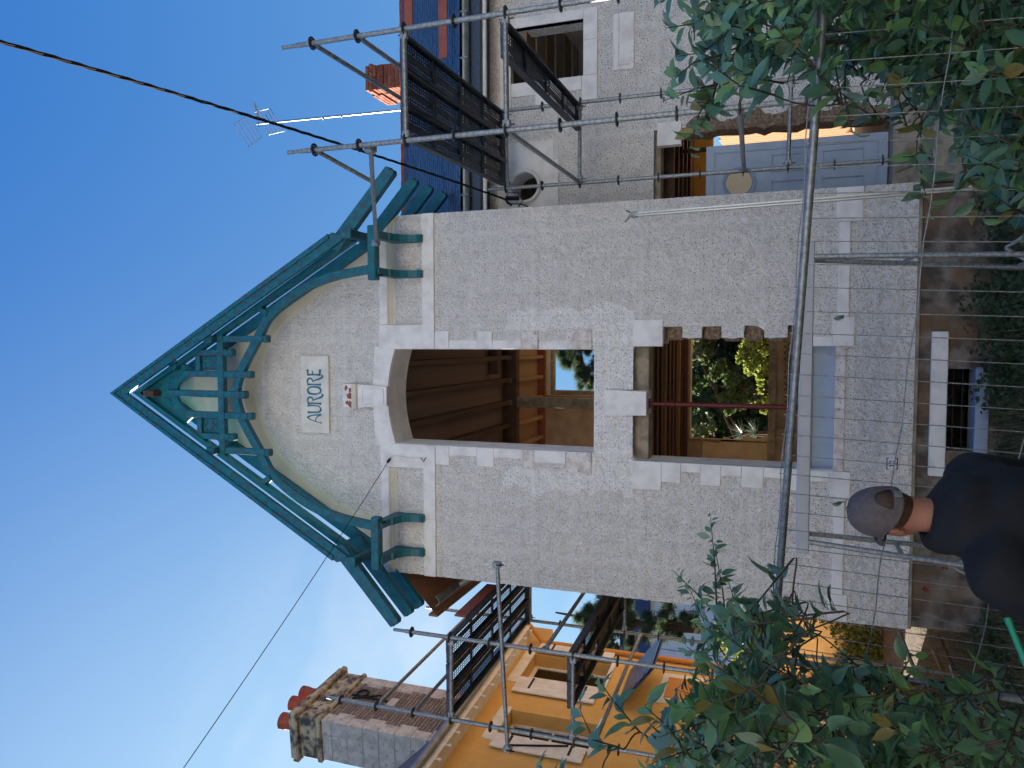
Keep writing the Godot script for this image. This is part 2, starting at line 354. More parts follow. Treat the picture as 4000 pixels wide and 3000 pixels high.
func make_camera():
	var cam := Camera3D.new(); cam.name = "camera"; add_child(cam)
	cam.transform = Transform3D(Basis(-cam_u, cam_r, -cam_f), EYE)
	cam.fov = rad_to_deg(2.0 * atan(1500.0 / FOC)); cam.near = 0.05; cam.far = 900.0; cam.current = true

# ---------- the gabled house
const HW := 2.39
const WB := -6.8      # inner face of the back wall
const TH := 0.48
func arch_pts(x0: float, x1: float, spring: float, crown: float, n := 10) -> Array:
	var o := []
	for i in n + 1:
		var t := float(i) / n; var x: float = lerp(x0, x1, t); var q: float = x / max(abs(x0), abs(x1))
		o.append(Vector2(x, crown - (crown - spring) * q * q))
	return o
var gable_in := [Vector2(1.63, 6.78), Vector2(1.58, 7.15), Vector2(1.44, 7.58), Vector2(1.03, 8.215), Vector2(0.53, 8.64), Vector2(0, 8.81)]
func half_ellipse(pts: Array, grow: float) -> Array:
	var r := curve2(pts, 5); var o := []
	for i in r.size():
		var t: Vector2 = (r[min(i + 1, r.size() - 1)] - r[max(i - 1, 0)]).normalized()
		if i == r.size() - 1: t = Vector2(-1, 0)
		o.append(r[i] + Vector2(t.y, -t.x) * grow)
	return o
func mirror(a: Array) -> Array:
	var o := []
	for p in a: o.append(Vector2(-p.x, p.y))
	return o

func house_wall(h: Node3D):
	var st := stool()
	for sgn in [-1.0, 1.0]:
		var poly := PackedVector2Array([Vector2(0, 0.4), Vector2(HW, 0.4), Vector2(HW, 6.55), Vector2(1.95, 6.92), Vector2(0, 10.36), Vector2(0, 6.696)])
		for p in arch_pts(0, 0.63, 6.585, 6.696, 8): if p.x > 0.001: poly.append(p)
		poly.append_array([Vector2(0.63, 3.88), Vector2(0, 3.88)])
		for p in [Vector2(0, 3.48), Vector2(0.12, 3.485), Vector2(0.25, 3.462), Vector2(0.4, 3.455), Vector2(0.52, 3.425), Vector2(0.64, 3.41), Vector2(0.70, 3.37)]: poly.append(p)
		# the right jamb has lost its quoins: a ragged edge
		if sgn > 0: poly.append_array([Vector2(0.70, 3.05), Vector2(0.90, 3.045), Vector2(0.905, 2.83), Vector2(0.80, 2.82), Vector2(0.76, 2.76), Vector2(0.775, 2.62), Vector2(0.90, 2.60), Vector2(0.905, 2.385), Vector2(0.77, 2.37), Vector2(0.755, 2.25), Vector2(0.79, 2.145), Vector2(0.91, 2.13), Vector2(0.90, 1.99), Vector2(0.84, 1.91), Vector2(0.76, 1.87), Vector2(0.78, 1.70), Vector2(0.91, 1.67), Vector2(0.90, 1.50), Vector2(0.70, 1.48)])
		poly.append_array([Vector2(0.70, 1.17), Vector2(0, 1.17)])
		for i in poly.size(): poly[i].x *= sgn
		add_prism(st, poly, -TH, 0.0, Transform3D.IDENTITY, func(a, b): return abs(a.x) < 0.001 and abs(b.x) < 0.001)
	mi(h, "front_wall", st.commit(), M.trim)
	# sides, back, partition floors; left-wall openings are added to let sun in
	var t := 0.4
	for q in [[0.4, 1.4, WB, -TH], [1.4, 3.1, WB, -5.2], [1.4, 3.1, -3.6, -TH], [3.1, 4.5, WB, -TH], [4.5, 6.2, WB, -6.4], [4.5, 6.2, -5.2, -TH], [6.2, 6.5, WB, -TH]]:
		box(h, "side_wall", Vector3(-HW, q[0], q[2]), Vector3(-HW + t, q[1], q[3]), M.inner_plaster, 0.0)
	box(h, "side_wall", Vector3(HW - t, 3.7, WB), Vector3(HW, 6.5, -TH), M.inner_plaster)
	box(h, "side_wall", Vector3(HW - t, 0.4, WB), Vector3(HW, 3.69, -2.6), M.inner_plaster)
	box(h, "side_wall", Vector3(HW - t, 0.4, -1.3), Vector3(HW, 3.69, -TH), M.inner_plaster)

func roughcast_sheet(h: Node3D):
	var holes := []   # rectangles lo, hi that the render leaves free
	for r in [[-0.65, 3.86, 0.65, 6.62], [-0.72, 1.15, 0.72, 3.40], [-3, 6.005, 3, 6.175], [-0.96, 6.18, 0.96, 6.80], [-3, 6.58, -0.95, 6.77], [0.95, 6.58, 3, 6.77], [-3, 1.055, -0.98, 1.16], [0.98, 1.055, 3, 1.16], [-0.72, 1.08, 0.70, 1.2],
			[-0.525, 7.61, 0.525, 8.04], [-0.16, 6.7, 0.16, 7.38], [0.64, 3.06, 0.98, 3.39], [-1.03, 3.07, -0.73, 3.39], [-0.15, 3.25, 0.15, 3.72], [-0.69, 0.44, -0.50, 0.70], [0.66, 1.0, 0.98, 1.205], [-0.99, 1.01, -0.7, 1.2], [-2.38, 1.01, -2.1, 1.2], [2.03, 0.93, 2.38, 1.2], [-0.76, 3.9, -0.6, 6.0], [0.6, 3.9, 0.745, 6.0], [-0.81, 1.2, -0.7, 3.2]]: holes.append(r)
	for r in stones: holes.append([r[0] + 0.012, r[1] + 0.012, r[2] - 0.012, r[3] - 0.012])
	for q in [[0.69, 2.83, 0.90, 3.06], [0.69, 2.38, 0.90, 2.60], [0.69, 1.92, 0.90, 2.135], [0.69, 1.48, 0.90, 1.675], [0.69, 1.4, 0.765, 3.1]]: holes.append(q)
	var arc := []; var ain := half_ellipse(gable_in, 0.03)
	arc.append_array(ain); var mm := mirror(ain); mm.reverse(); mm.remove_at(0); arc.append_array(mm)
	var arcp := PackedVector2Array(arc)
	var big := FastNoiseLite.new(); big.seed = 7; big.frequency = 11.0; big.fractal_octaves = 3; big.fractal_gain = 0.6
	var cells := FastNoiseLite.new(); cells.seed = 9; cells.noise_type = FastNoiseLite.TYPE_CELLULAR; cells.frequency = 22.0; cells.cellular_return_type = FastNoiseLite.RETURN_DISTANCE
	var wav := FastNoiseLite.new(); wav.seed = 5; wav.frequency = 1.0
	var d := 0.0137; var nx := int(2 * HW / d); var ny := int((8.86 - 0.4) / d)
	for pass_ in 2:
		var vs := PackedVector3Array(); var ns := PackedVector3Array(); var idx := PackedInt32Array(); var id := {}
		var hz := func(i: int, j: int) -> float:
			var x := -HW + i * 2.0 * HW / nx; var y := 0.4 + j * d
			var patch := 1.0 if pass_ == 1 else 0.0
			return max(0.003, 0.020 + big.get_noise_2d(x * 1.3, y * 0.8) * (0.022 + 0.004 * patch) + cells.get_noise_2d(x, y * 0.8) * 0.008 + patch * 0.003)
		for j in ny:
			var y := 0.4 + (j + 0.5) * d
			for i in nx:
				var x := -HW + (i + 0.5) * 2.0 * HW / nx
				# the patched-up strip where a balcony was taken off
				var wv := wav.get_noise_2d(x * 2.5, y * 2.5) * 0.13
				var side: bool = abs(x) > 0.86 + wv * 0.3 and abs(x) < 1.14 + wv and y > 3.38 and y < 5.0 + wv
				var inp: bool = side or (abs(x) < 1.12 + wv and y > 3.40 and y < 3.92)
				if inp != (pass_ == 1): continue
				if y > 6.76 and not Geometry2D.is_point_in_polygon(Vector2(x, y), arcp): continue
				var skip := false
				for r in holes:
					if x > r[0] and x < r[2] and y > r[1] and y < r[3]: skip = true; break
				if skip: continue
				var q := [0, 0, 0, 0]
				for k in 4:
					var ii := i + (1 if k == 1 or k == 2 else 0); var jj := j + (1 if k >= 2 else 0); var key := jj * 4096 + ii
					if not id.has(key):
						id[key] = vs.size(); vs.append(Vector3(-HW + ii * 2.0 * HW / nx, 0.4 + jj * d, hz.call(ii, jj)))
						var gx: float = hz.call(ii + 1, jj) - hz.call(ii - 1, jj); var gy: float = hz.call(ii, jj + 1) - hz.call(ii, jj - 1)
						ns.append(Vector3(-gx / (2 * d), -gy / (2 * d), 1).normalized())
					q[k] = id[key]
				idx.append_array([q[0], q[2], q[1], q[0], q[3], q[2]])
		var a := []; a.resize(Mesh.ARRAY_MAX); a[Mesh.ARRAY_VERTEX] = vs; a[Mesh.ARRAY_NORMAL] = ns; a[Mesh.ARRAY_INDEX] = idx
		var am := ArrayMesh.new(); am.add_surface_from_arrays(Mesh.PRIMITIVE_TRIANGLES, a)
		var o := mi(h, "roughcast", am, M.roughcast if pass_ == 0 else M.roughcast_new)
		if pass_ == 1: o.set_meta("label", "whiter coarse render patch where a balcony was removed")

# quoins of both windows: x0, y0, x1, y1, material key
var stones := [
	[0.637, 5.80, 0.868, 6.002, "trim"], [0.637, 5.40, 0.747, 5.797, "trim"], [0.637, 5.20, 0.865, 5.397, "trim"], [0.637, 4.81, 0.746, 5.197, "trim"], [0.637, 4.59, 0.861, 4.807, "trim_dirty"], [0.632, 3.905, 0.876, 4.222, "trim_dirty"],
	[-0.886, 5.806, -0.632, 6.002, "trim"], [-0.755, 5.417, -0.632, 5.803, "trim"], [-0.877, 5.183, -0.632, 5.414, "trim"], [-0.754, 4.787, -0.632, 5.180, "trim"], [-0.872, 4.642, -0.632, 4.784, "trim_dirty"], [-0.786, 4.230, -0.632, 4.639, "trim"], [-0.890, 3.905, -0.628, 4.227, "trim_dirty"],
	[0.669, 3.051, 0.985, 3.400, "trim"], [-1.040, 3.056, -0.700, 3.403, "trim"],
	[-0.939, 2.831, -0.700, 3.053, "trim"], [-0.806, 2.602, -0.700, 2.828, "trim"], [-0.947, 2.374, -0.700, 2.599, "trim"], [-0.825, 2.145, -0.700, 2.371, "trim"], [-0.944, 1.907, -0.700, 2.142, "trim"], [-0.815, 1.678, -0.700, 1.904, "trim"], [-0.944, 1.445, -0.700, 1.675, "trim"],
	[0.672, 0.992, 0.991, 1.212, "trim"], [-1.003, 1.001, -0.705, 1.206, "trim"], [0.673, 1.215, 0.781, 1.418, "trim"], [-0.83, 1.209, -0.708, 1.442, "trim"],
	[2.02, 0.93, 2.385, 1.20, "trim"], [-2.385, 1.0, -2.08, 1.20, "trim"]]
func ragged(c: Vector2, rx: float, ry: float, seed_: int) -> PackedVector2Array:
	var r := RandomNumberGenerator.new(); r.seed = seed_ + 4000; var o := PackedVector2Array()
	for i in 14: var k := r.randf_range(0.6, 1.1); o.append(c + Vector2(cos(TAU * i / 14.0) * rx, sin(TAU * i / 14.0) * ry) * k)
	return o
func facade_trim(h: Node3D):
	for r in stones:
		box(h, "quoin", Vector3(r[0], r[1], -0.05), Vector3(r[2], r[3], 0.036), M[r[4]], 0.005)
	var strn := grp(h, "string_course")
	var xs := [-2.393, -1.62, -0.637, 0.637, 1.66, 2.393]
	for i in [0, 1, 3, 4]: box(strn, "stone", Vector3(xs[i] + 0.001, 6.005, -0.04), Vector3(xs[i + 1] - 0.001, 6.178, 0.042), M.trim, 0.005)
	var low := grp(h, "sill_band")
	for r in [[-2.078, -1.006], [0.994, 2.018]]: box(low, "stone", Vector3(r[0], 1.052, -0.04), Vector3(r[1], 1.165, 0.038), M.trim, 0.005)
	for r in [[-0.702, -0.02], [-0.017, 0.669]]: box(low, "stone", Vector3(r[0], 1.071, -0.04), Vector3(r[1], 1.178, 0.034), M.trim_dirty, 0.006)
	# smooth upper surround
	for s in [-1.0, 1.0]:
		box(h, "surround_block", Vector3(s * 0.634 - 0.0, 6.181, -0.04), Vector3(s * 0.955, 6.82, 0.034), M.trim, 0.004)
		# cornice: flat band, then a moulding
		var cor := grp(h, "cornice")
		box(cor, "band", Vector3(s * 0.958, 6.68, -0.02), Vector3(s * HW, 6.80, 0.06), M.trim, 0.006)
		var pts := [Vector2(-0.01, 6.678), Vector2(0.055, 6.678), Vector2(0.055, 6.668), Vector2(0.043, 6.656), Vector2(0.038, 6.640), Vector2(0.034, 6.634), Vector2(0.034, 6.626), Vector2(0.026, 6.615), Vector2(0.022, 6.60), Vector2(0.022, 6.575), Vector2(-0.01, 6.575)]
		var x0: float = min(s * 0.958, s * HW); var xf := Transform3D(Basis(Vector3(0, 0, 1), Vector3(0, 1, 0), Vector3(-1, 0, 0)), Vector3(x0 + HW - 0.958, 0, 0))
		var st := stool(); add_prism(st, PackedVector2Array(pts), 0.0, HW - 0.958, xf); mi(cor, "moulding", st.commit(), M.plaster_smooth)
	# flat arch over the upper window: voussoirs either side of a keystone
	var arch := grp(h, "flat_arch")
	for s in [-1.0, 1.0]:
		for i in 5:
			var a: float = lerp(0.128, 0.63, i / 5.0) + 0.001; var b: float = lerp(0.128, 0.63, (i + 1) / 5.0) - 0.001
			var cy := func(x): return 6.70 - 0.111 * x * x / 0.397
			var poly := PackedVector2Array([Vector2(a * s, cy.call(a)), Vector2(b * s, cy.call(b)), Vector2(b * 1.06 * s, 6.93 - 0.06 * b), Vector2(a * 1.06 * s, 6.93 - 0.06 * a)])
			prism(arch, "voussoir", poly, -0.05, 0.032 + 0.001 * (i % 2), M.trim)
	var key := grp(h, "keystone"); key.position.z = 0.012
	prism(key, "block", PackedVector2Array([Vector2(-0.126, 6.69), Vector2(0.126, 6.69), Vector2(0.156, 7.13), Vector2(-0.162, 7.13)]), -0.03, 0.075, M.trim)
	var fp := PackedVector2Array([Vector2(-0.098, 6.74), Vector2(0.098, 6.74), Vector2(0.110, 7.055), Vector2(-0.112, 7.055)])
	for i in 4: beam(key, "fillet", Vector3(fp[i].x, fp[i].y, 0.078), Vector3(fp[(i + 1) % 4].x, fp[(i + 1) % 4].y, 0.078), 0.012, 0.014, M.trim, Vector3(0, 0, 1), 0.003)
	tube(key, "roll", Vector3(-0.170, 7.183, 0.06), Vector3(0.160, 7.183, 0.06), 0.047, M.plaster_smooth, 14)
	var broken := PackedVector2Array([Vector2(-0.165, 7.232), Vector2(0.155, 7.232), Vector2(0.153, 7.395), Vector2(0.09, 7.37), Vector2(0.05, 7.40), Vector2(0.0, 7.385), Vector2(-0.06, 7.40), Vector2(-0.11, 7.365), Vector2(-0.165, 7.395)])
	prism(key, "broken_top", broken, -0.02, 0.028, M.trim)
	for q in [[0.10, 7.315, 0.085, 0.05], [-0.015, 7.236, 0.085, 0.09], [-0.12, 7.238, 0.09, 0.075], [0.07, 7.25, 0.06, 0.045], [-0.10, 7.30, 0.05, 0.05]]:
		prism(key, "bare_patch", ragged(v2(q[0], q[1] + q[3] * 0.5), q[2] * 0.62, q[3] * 0.55, int(q[0] * 900.0)), 0.02, 0.0305 + 0.0005 * q[2] * 10.0, M.red_board)
	var k2 := mi(h, "lower_keystone", null, M.trim)
	var st2 := stool(); add_prism(st2, PackedVector2Array([Vector2(-0.150, 3.235), Vector2(0.134, 3.235), Vector2(0.148, 3.73), Vector2(-0.165, 3.735)]), -0.30, 0.06); k2.mesh = st2.commit()
	wire(h, "crack", [Vector3(0.005, 3.236, 0.0605), Vector3(0.03, 3.30, 0.0605), Vector3(0.09, 3.36, 0.0605), Vector3(0.136, 3.415, 0.0605)], 0.0022, M.trim_dirty, 5)
	# name plaque
	var pl := grp(h, "name_plaque"); pl.position.z = 0.012
	box(pl, "board", Vector3(-0.536, 7.602, -0.01), Vector3(0.535, 8.052, 0.05), M.white_paint, 0.006)
	name_letters(pl)
	# house number
	var hn := grp(h, "house_number"); hn.position.z = 0.020
	prism(hn, "bed", PackedVector2Array([Vector2(-0.704, 0.434), Vector2(-0.497, 0.44), Vector2(-0.49, 0.70), Vector2(-0.70, 0.708)]), -0.02, 0.016, M.trim_dirty)
	box(hn, "plate", Vector3(-0.655, 0.537, 0.014), Vector3(-0.522, 0.653, 0.026), M.plate_white, 0.004)
	for y in [0.5445, 0.6455]: box(hn, "border", Vector3(-0.652, y - 0.005, 0.0255), Vector3(-0.525, y + 0.005, 0.0275), M.plate_blue, 0.001)
	for x in [-0.645, -0.6, -0.577, -0.532]:
		for y in [0.556, 0.634]: box(hn, "ornament", Vector3(x - 0.008, y - 0.003, 0.0255), Vector3(x + 0.008, y + 0.003, 0.0272), M.plate_blue, 0.001)
	var tm := TextMesh.new(); tm.text = "12"; var sf := SystemFont.new(); sf.font_names = PackedStringArray(["Droid Serif"]); sf.font_weight = 700
	tm.font = sf; tm.font_size = 32; tm.pixel_size = 0.0022; tm.depth = 0.003
	mi(hn, "digits", tm, M.plate_blue, Transform3D(Basis.IDENTITY, Vector3(-0.589, 0.595, 0.027)))

func name_letters(pl: Node3D):
	# art-nouveau capitals drawn as brush strokes; each stroke is a list of points and widths in letter units
	var z0 := 0.049; var z1 := 0.058
	var stroke := func(pts: Array, wid: Array) -> PackedVector2Array:
		var sm := curve2(pts, 6); var l := PackedVector2Array(); var r := PackedVector2Array()
		for i in sm.size():
			var t: Vector2 = (sm[min(i + 1, sm.size() - 1)] - sm[max(i - 1, 0)]).normalized(); var f := float(i) / (sm.size() - 1) * (wid.size() - 1)
			var k := int(min(f, wid.size() - 2)); var w: float = lerp(float(wid[k]), float(wid[k + 1]), f - k) * 0.5
			l.append(sm[i] + Vector2(-t.y, t.x) * w); r.append(sm[i] - Vector2(-t.y, t.x) * w)
		r.reverse(); l.append_array(r); return l
	var v := func(x, y): return Vector2(x, y)
	var A := [[[v.call(0.0, 0.0), v.call(0.02, 0.10), v.call(0.16, 0.62), v.call(0.36, 0.95), v.call(0.50, 1.0)], [0.09, 0.05, 0.05, 0.10, 0.16]], [[v.call(0.48, 1.0), v.call(0.60, 0.70), v.call(0.66, 0.35), v.call(0.70, 0.02)], [0.13, 0.10, 0.10, 0.13]], [[v.call(0.13, 0.44), v.call(0.34, 0.40), v.call(0.50, 0.30), v.call(0.62, 0.12), v.call(0.66, 0.0)], [0.05, 0.06, 0.07, 0.07, 0.05]], [[v.call(-0.06, 0.01), v.call(0.10, 0.01)], [0.035, 0.035]], [[v.call(0.62, 0.01), v.call(0.78, 0.01)], [0.035, 0.035]]]
	var U := [[[v.call(0.05, 1.0), v.call(0.07, 0.55), v.call(0.08, 0.22), v.call(0.22, 0.05), v.call(0.42, 0.04), v.call(0.58, 0.16)], [0.16, 0.12, 0.13, 0.14, 0.09, 0.05]], [[v.call(0.62, 1.0), v.call(0.64, 0.5), v.call(0.60, 0.12)], [0.14, 0.09, 0.07]], [[v.call(-0.06, 0.985), v.call(0.17, 0.985)], [0.035, 0.035]], [[v.call(0.51, 0.985), v.call(0.74, 0.985)], [0.035, 0.035]]]
	var R := [[[v.call(0.06, 1.0), v.call(0.08, 0.5), v.call(0.06, 0.0)], [0.18, 0.10, 0.16]], [[v.call(0.10, 0.93), v.call(0.30, 1.0), v.call(0.52, 0.94), v.call(0.58, 0.76), v.call(0.46, 0.62), v.call(0.30, 0.60)], [0.05, 0.09, 0.13, 0.14, 0.08, 0.04]], [[v.call(0.30, 0.62), v.call(0.42, 0.42), v.call(0.58, 0.04), v.call(0.74, -0.14), v.call(0.86, -0.10), v.call(0.90, -0.02)], [0.05, 0.10, 0.15, 0.13, 0.07, 0.03]], [[v.call(-0.04, 0.015), v.call(0.17, 0.015)], [0.035, 0.035]]]
	var O := [[[v.call(0.36, 1.0), v.call(0.12, 0.86), v.call(0.05, 0.5), v.call(0.12, 0.14), v.call(0.36, 0.0), v.call(0.60, 0.14), v.call(0.67, 0.5), v.call(0.60, 0.86), v.call(0.36, 1.0)], [0.10, 0.16, 0.15, 0.10, 0.10, 0.16, 0.15, 0.10, 0.10]]]
	var E := [[[v.call(0.10, 1.0), v.call(0.11, 0.5), v.call(0.10, 0.0)], [0.17, 0.11, 0.17]], [[v.call(0.06, 0.96), v.call(0.30, 0.955), v.call(0.54, 0.99)], [0.07, 0.10, 0.16]], [[v.call(0.10, 0.60), v.call(0.42, 0.60)], [0.05, 0.08]], [[v.call(0.06, 0.05), v.call(0.30, 0.05), v.call(0.56, 0.03)], [0.10, 0.11, 0.20]]]
	var x := -0.393; var hgt := 0.215
	for it in [[A, 0.122, 0.0], [U, 0.112, 0.0], [R, 0.120, -0.01], [O, 0.118, 0.0], [R, 0.118, -0.005], [E, 0.1, 0.0]]:
		var st := stool()
		for s in it[0]:
			var poly: PackedVector2Array = stroke.call(s[0], s[1])
			for i in poly.size(): poly[i] = Vector2(x + poly[i].x * 0.165, 7.724 + poly[i].y * hgt)
			# quads along the stroke are safer than triangulating the whole outline
			var n := poly.size() / 2
			for i in n - 1:
				var q := [poly[i], poly[i + 1], poly[2 * n - 2 - i], poly[2 * n - 1 - i]]
				quad(st, Vector3(q[0].x, q[0].y, z1), Vector3(q[1].x, q[1].y, z1), Vector3(q[2].x, q[2].y, z1), Vector3(q[3].x, q[3].y, z1), Vector3(0, 0, 1))
				quad(st, Vector3(q[0].x, q[0].y, z0), Vector3(q[1].x, q[1].y, z0), Vector3(q[1].x, q[1].y, z1), Vector3(q[0].x, q[0].y, z1), Vector3(0, 0, 1))
				quad(st, Vector3(q[3].x, q[3].y, z0), Vector3(q[2].x, q[2].y, z0), Vector3(q[2].x, q[2].y, z1), Vector3(q[3].x, q[3].y, z1), Vector3(0, 0, 1))
		mi(pl, "letter", st.commit(), M.letter)
		z1 += 0.0002
		x += it[1] + 0.012

func gable_cove(h: Node3D):
	# smooth cove that flares from the roughcast field out to the plain spandrels
	var i0 := half_ellipse(gable_in, 0.0); var i1 := half_ellipse(gable_in, 0.07); var i2 := half_ellipse(gable_in, 0.17)
	var st := stool()
	for s in [-1.0, 1.0]:
		var rows := [[i0, 0.006], [i1, 0.028], [i2, 0.13]]
		for k in 2:
			for i in i0.size() - 1:
				var q := []
				for e in [[k, i], [k, i + 1], [k + 1, i + 1], [k + 1, i]]:
					var p: Vector2 = rows[e[0]][0][e[1]]; q.append(Vector3(p.x * s, p.y, rows[e[0]][1]))
				quad(st, q[0], q[1], q[2], q[3], Vector3(0, 0, 1))
		# spandrel: strips from the cove's outer edge to the roof slope
		for i in i2.size() - 1:
			var o := []
			for e in [i, i + 1]:
				var p: Vector2 = i2[e]; var f := float(e) / (i2.size() - 1)
				var top := Vector2(lerp(2.07, 0.0, f), 0); top.y = max(6.806, 10.36 - 1.764 * top.x if top.x < 1.95 else 6.92 - 0.84 * (top.x - 1.95))
				o.append_array([p, top])
			quad(st, Vector3(o[0].x * s, o[0].y, 0.13), Vector3(o[1].x * s, o[1].y, 0.13), Vector3(o[3].x * s, o[3].y, 0.13), Vector3(o[2].x * s, o[2].y, 0.13), Vector3(0, 0, 1))
			quad(st, Vector3(o[1].x * s, o[1].y, 0.13), Vector3(o[3].x * s, o[3].y, 0.13), Vector3(o[3].x * s, o[3].y, -0.01), Vector3(o[1].x * s, o[1].y, -0.01), Vector3(s, 1, 0))
		quad(st, Vector3(i2[0].x * s, i2[0].y, 0.13), Vector3(2.07 * s, 6.806, 0.13), Vector3(2.07 * s, 6.803, 0.0), Vector3(i2[0].x * s, 6.803, 0.0), Vector3(0, -1, 0))
	mi(h, "gable_plaster", st.commit(), M.plaster_smooth)
	box(h, "gable_ledge", Vector3(-0.30, 9.10, 0.125), Vector3(0.30, 9.33, 0.17), M.concrete)

func v2(x: float, y: float) -> Vector2: return Vector2(x, y)
func roof_y(x: float) -> float: return 10.76 - 1.756 * abs(x)
func slope_band(g0: float, g1: float, x_in: float, x_out: float, s: float) -> PackedVector2Array:
	# band under the roof line, between vertical gaps g0 and g1
	return PackedVector2Array([v2(x_in * s, roof_y(x_in) - g0), v2(x_out * s, roof_y(x_out) - g0), v2((x_out - 0.06) * s, roof_y(x_out) - g1 + 0.06), v2(x_in * s, roof_y(x_in) - g1)])
func tail_poly(s: float, x0 := 1.93) -> PackedVector2Array:
	var a := v2(x0, 7.20 - 0.92 * (x0 - 1.93)); var e := v2(2.87, 6.33)
	return PackedVector2Array([v2(a.x * s, a.y), v2(e.x * s, e.y), v2((e.x - 0.015) * s, e.y - 0.05), v2((e.x - 0.055) * s, e.y - 0.065), v2((e.x - 0.05) * s, e.y - 0.10), v2((e.x - 0.10) * s, e.y - 0.105), v2((a.x - 0.06) * s, a.y - 0.185)])
func gable_frame(h: Node3D):
	var g := grp(h, "gable_frame"); var T = M.teal; var TS = M.teal_sound
	for s in [-1.0, 1.0]:
		prism(g, "bargeboard", slope_band(0.0, 0.27, 0.0, 2.10, s), 0.69, 0.745, T)
		prism(g, "bargeboard_fillet", slope_band(-0.02, 0.06, 0.0, 2.08, s), 0.70, 0.765, T)
		prism(g, "rafter_tail", tail_poly(s), 0.60, 0.70, T)
		prism(g, "rafter", slope_band(0.205, 0.33, 0.0, 2.06, s), 0.47, 0.57, TS)
		prism(g, "gable_trim", slope_band(0.15, 0.42, 0.0, 2.02, s), 0.135, 0.195, TS)
		# lower purlin, hammer beam and the two curved brackets
		box(g, "purlin", Vector3(s * 2.02, 6.80, 0.02), Vector3(s * 2.13, 6.93, 0.72), T, 0.012)
		box(g, "purlin_nose", Vector3(s * 2.013, 6.79, 0.72), Vector3(s * 2.137, 6.94, 0.765), T, 0.012)
		box(g, "hammer_beam", Vector3(s * 1.50, 6.515, 0.53), Vector3(s * 2.18, 6.63, 0.65), T if s < 0 else TS, 0.012)
		for x in [1.61, 2.07]:
			var poly := PackedVector2Array()
			for p in [v2(0.01, 6.16), v2(0.10, 6.15), v2(0.115, 6.165), v2(0.105, 6.22), v2(0.125, 6.33), v2(0.19, 6.42), v2(0.29, 6.465), v2(0.36, 6.46), v2(0.375, 6.49), v2(0.60, 6.49), v2(0.60, 6.60), v2(0.01, 6.60)]: poly.append(p)
			var xf := Transform3D(Basis(Vector3(0, 0, 1), Vector3(0, 1, 0), Vector3(-1, 0, 0)), Vector3(s * x + 0.047, 0, 0))
			var st := stool(); add_prism(st, poly, 0.0, 0.094, xf); mi(g, "bracket", st.commit(), TS)
		tube(g, "bolt", Vector3(s * 1.56, 6.50, 0.60), Vector3(s * 1.56, 6.44, 0.60), 0.018, M.iron, 8)
		# upper purlin
		box(g, "purlin", Vector3(s * 0.72, 9.04, 0.14), Vector3(s * 0.82, 9.17, 0.69), T, 0.012)
		# posts with their carved ends
		for q in [[0.285, 8.505, 9.66, 0.55], [0.770, 8.232, 9.20, 0.552], [0.583, 8.81, 9.38, 0.553]]:
			box(g, "post", Vector3(s * q[0] - 0.043, q[1] + 0.07, 0.455), Vector3(s * q[0] + 0.043, q[2], q[3]), T)
			box(g, "post_end", Vector3(s * q[0] - 0.05, q[1], 0.445), Vector3(s * q[0] + 0.05, q[1] + 0.068, q[3] + 0.008), T, 0.018)
		# small carved panels beside the posts
		var pn := grp(h, "carved_panel")
		box(pn, "board", Vector3(s * 0.335, 9.06, 0.475), Vector3(s * 0.535, 9.36, 0.50), T)
		box(pn, "rail", Vector3(s * 0.332, 9.36, 0.46), Vector3(s * 0.626, 9.44, 0.547), T)
		for c in [[0.38, 9.10, 0.50, 9.24], [0.49, 9.11, 0.39, 9.22]]:
			wire(pn, "carving", [Vector3(s * c[0], c[1], 0.502), Vector3(s * (c[0] + c[2]) * 0.5 + 0.01, (c[1] + c[3]) * 0.5, 0.506), Vector3(s * c[2], c[3], 0.502)], 0.009, T, 6)
		for c in [[0.375, 9.30], [0.435, 9.315], [0.495, 9.30]]: tube(pn, "bead", Vector3(s * c[0], c[1], 0.495), Vector3(s * c[0], c[1], 0.512), 0.012, T, 8)
		# spacer blocks between rafter and rib
		beam(g, "spacer", Vector3(s * 1.10, 8.22, 0.50), Vector3(s * 1.20, 8.38, 0.50), 0.075, 0.13, TS)
		if s > 0: beam(g, "spacer", Vector3(s * 0.37, 9.74, 0.52), Vector3(s * 0.43, 9.84, 0.52), 0.10, 0.16, TS)
	# the pointed rib
	for s in [-1.0, 1.0]:
		var pts := curve2([v2(0.0, 8.80), v2(0.287, 8.715), v2(0.79, 8.40), v2(1.09, 8.19), v2(1.41, 7.70), v2(1.57, 7.22), v2(1.655, 6.63)], 5)
		for i in pts.size(): pts[i].x *= s
		prism(g, "arched_rib", strip(pts, 0.105), 0.455, 0.535 + (0.002 if s > 0 else 0.0), T)
	box(g, "post", Vector3(-0.038, 8.685, 0.45), Vector3(0.053, 9.95, 0.554), T)
	box(g, "post_end", Vector3(-0.045, 8.613, 0.44), Vector3(0.060, 8.683, 0.562), T, 0.018)
	box(g, "tie_beam", Vector3(-0.83, 8.955, 0.47), Vector3(0.83, 9.055, 0.565), T, 0.01)
	box(g, "ridge_beam", Vector3(-0.042, 10.10, 0.13), Vector3(0.042, 10.28, 0.66), M.dark_wood, 0.01)
	# pierced plate under the apex
	var pl := CSGCombiner3D.new(); pl.name = "pierced_plate"; g.add_child(pl)
	var cp := CSGPolygon3D.new(); cp.name = "plate"; var poly := PackedVector2Array([v2(0, 10.42), v2(0.42, 9.68), v2(0.33, 9.56), v2(0.243, 9.56)])
	for i in 9: poly.append(v2(0.243 * cos(PI * (i + 0.5) / 9.5), 9.56 + 0.262 * sin(PI * (i + 0.5) / 9.5)))
	poly.append_array([v2(-0.243, 9.56), v2(-0.33, 9.56), v2(-0.42, 9.68)])
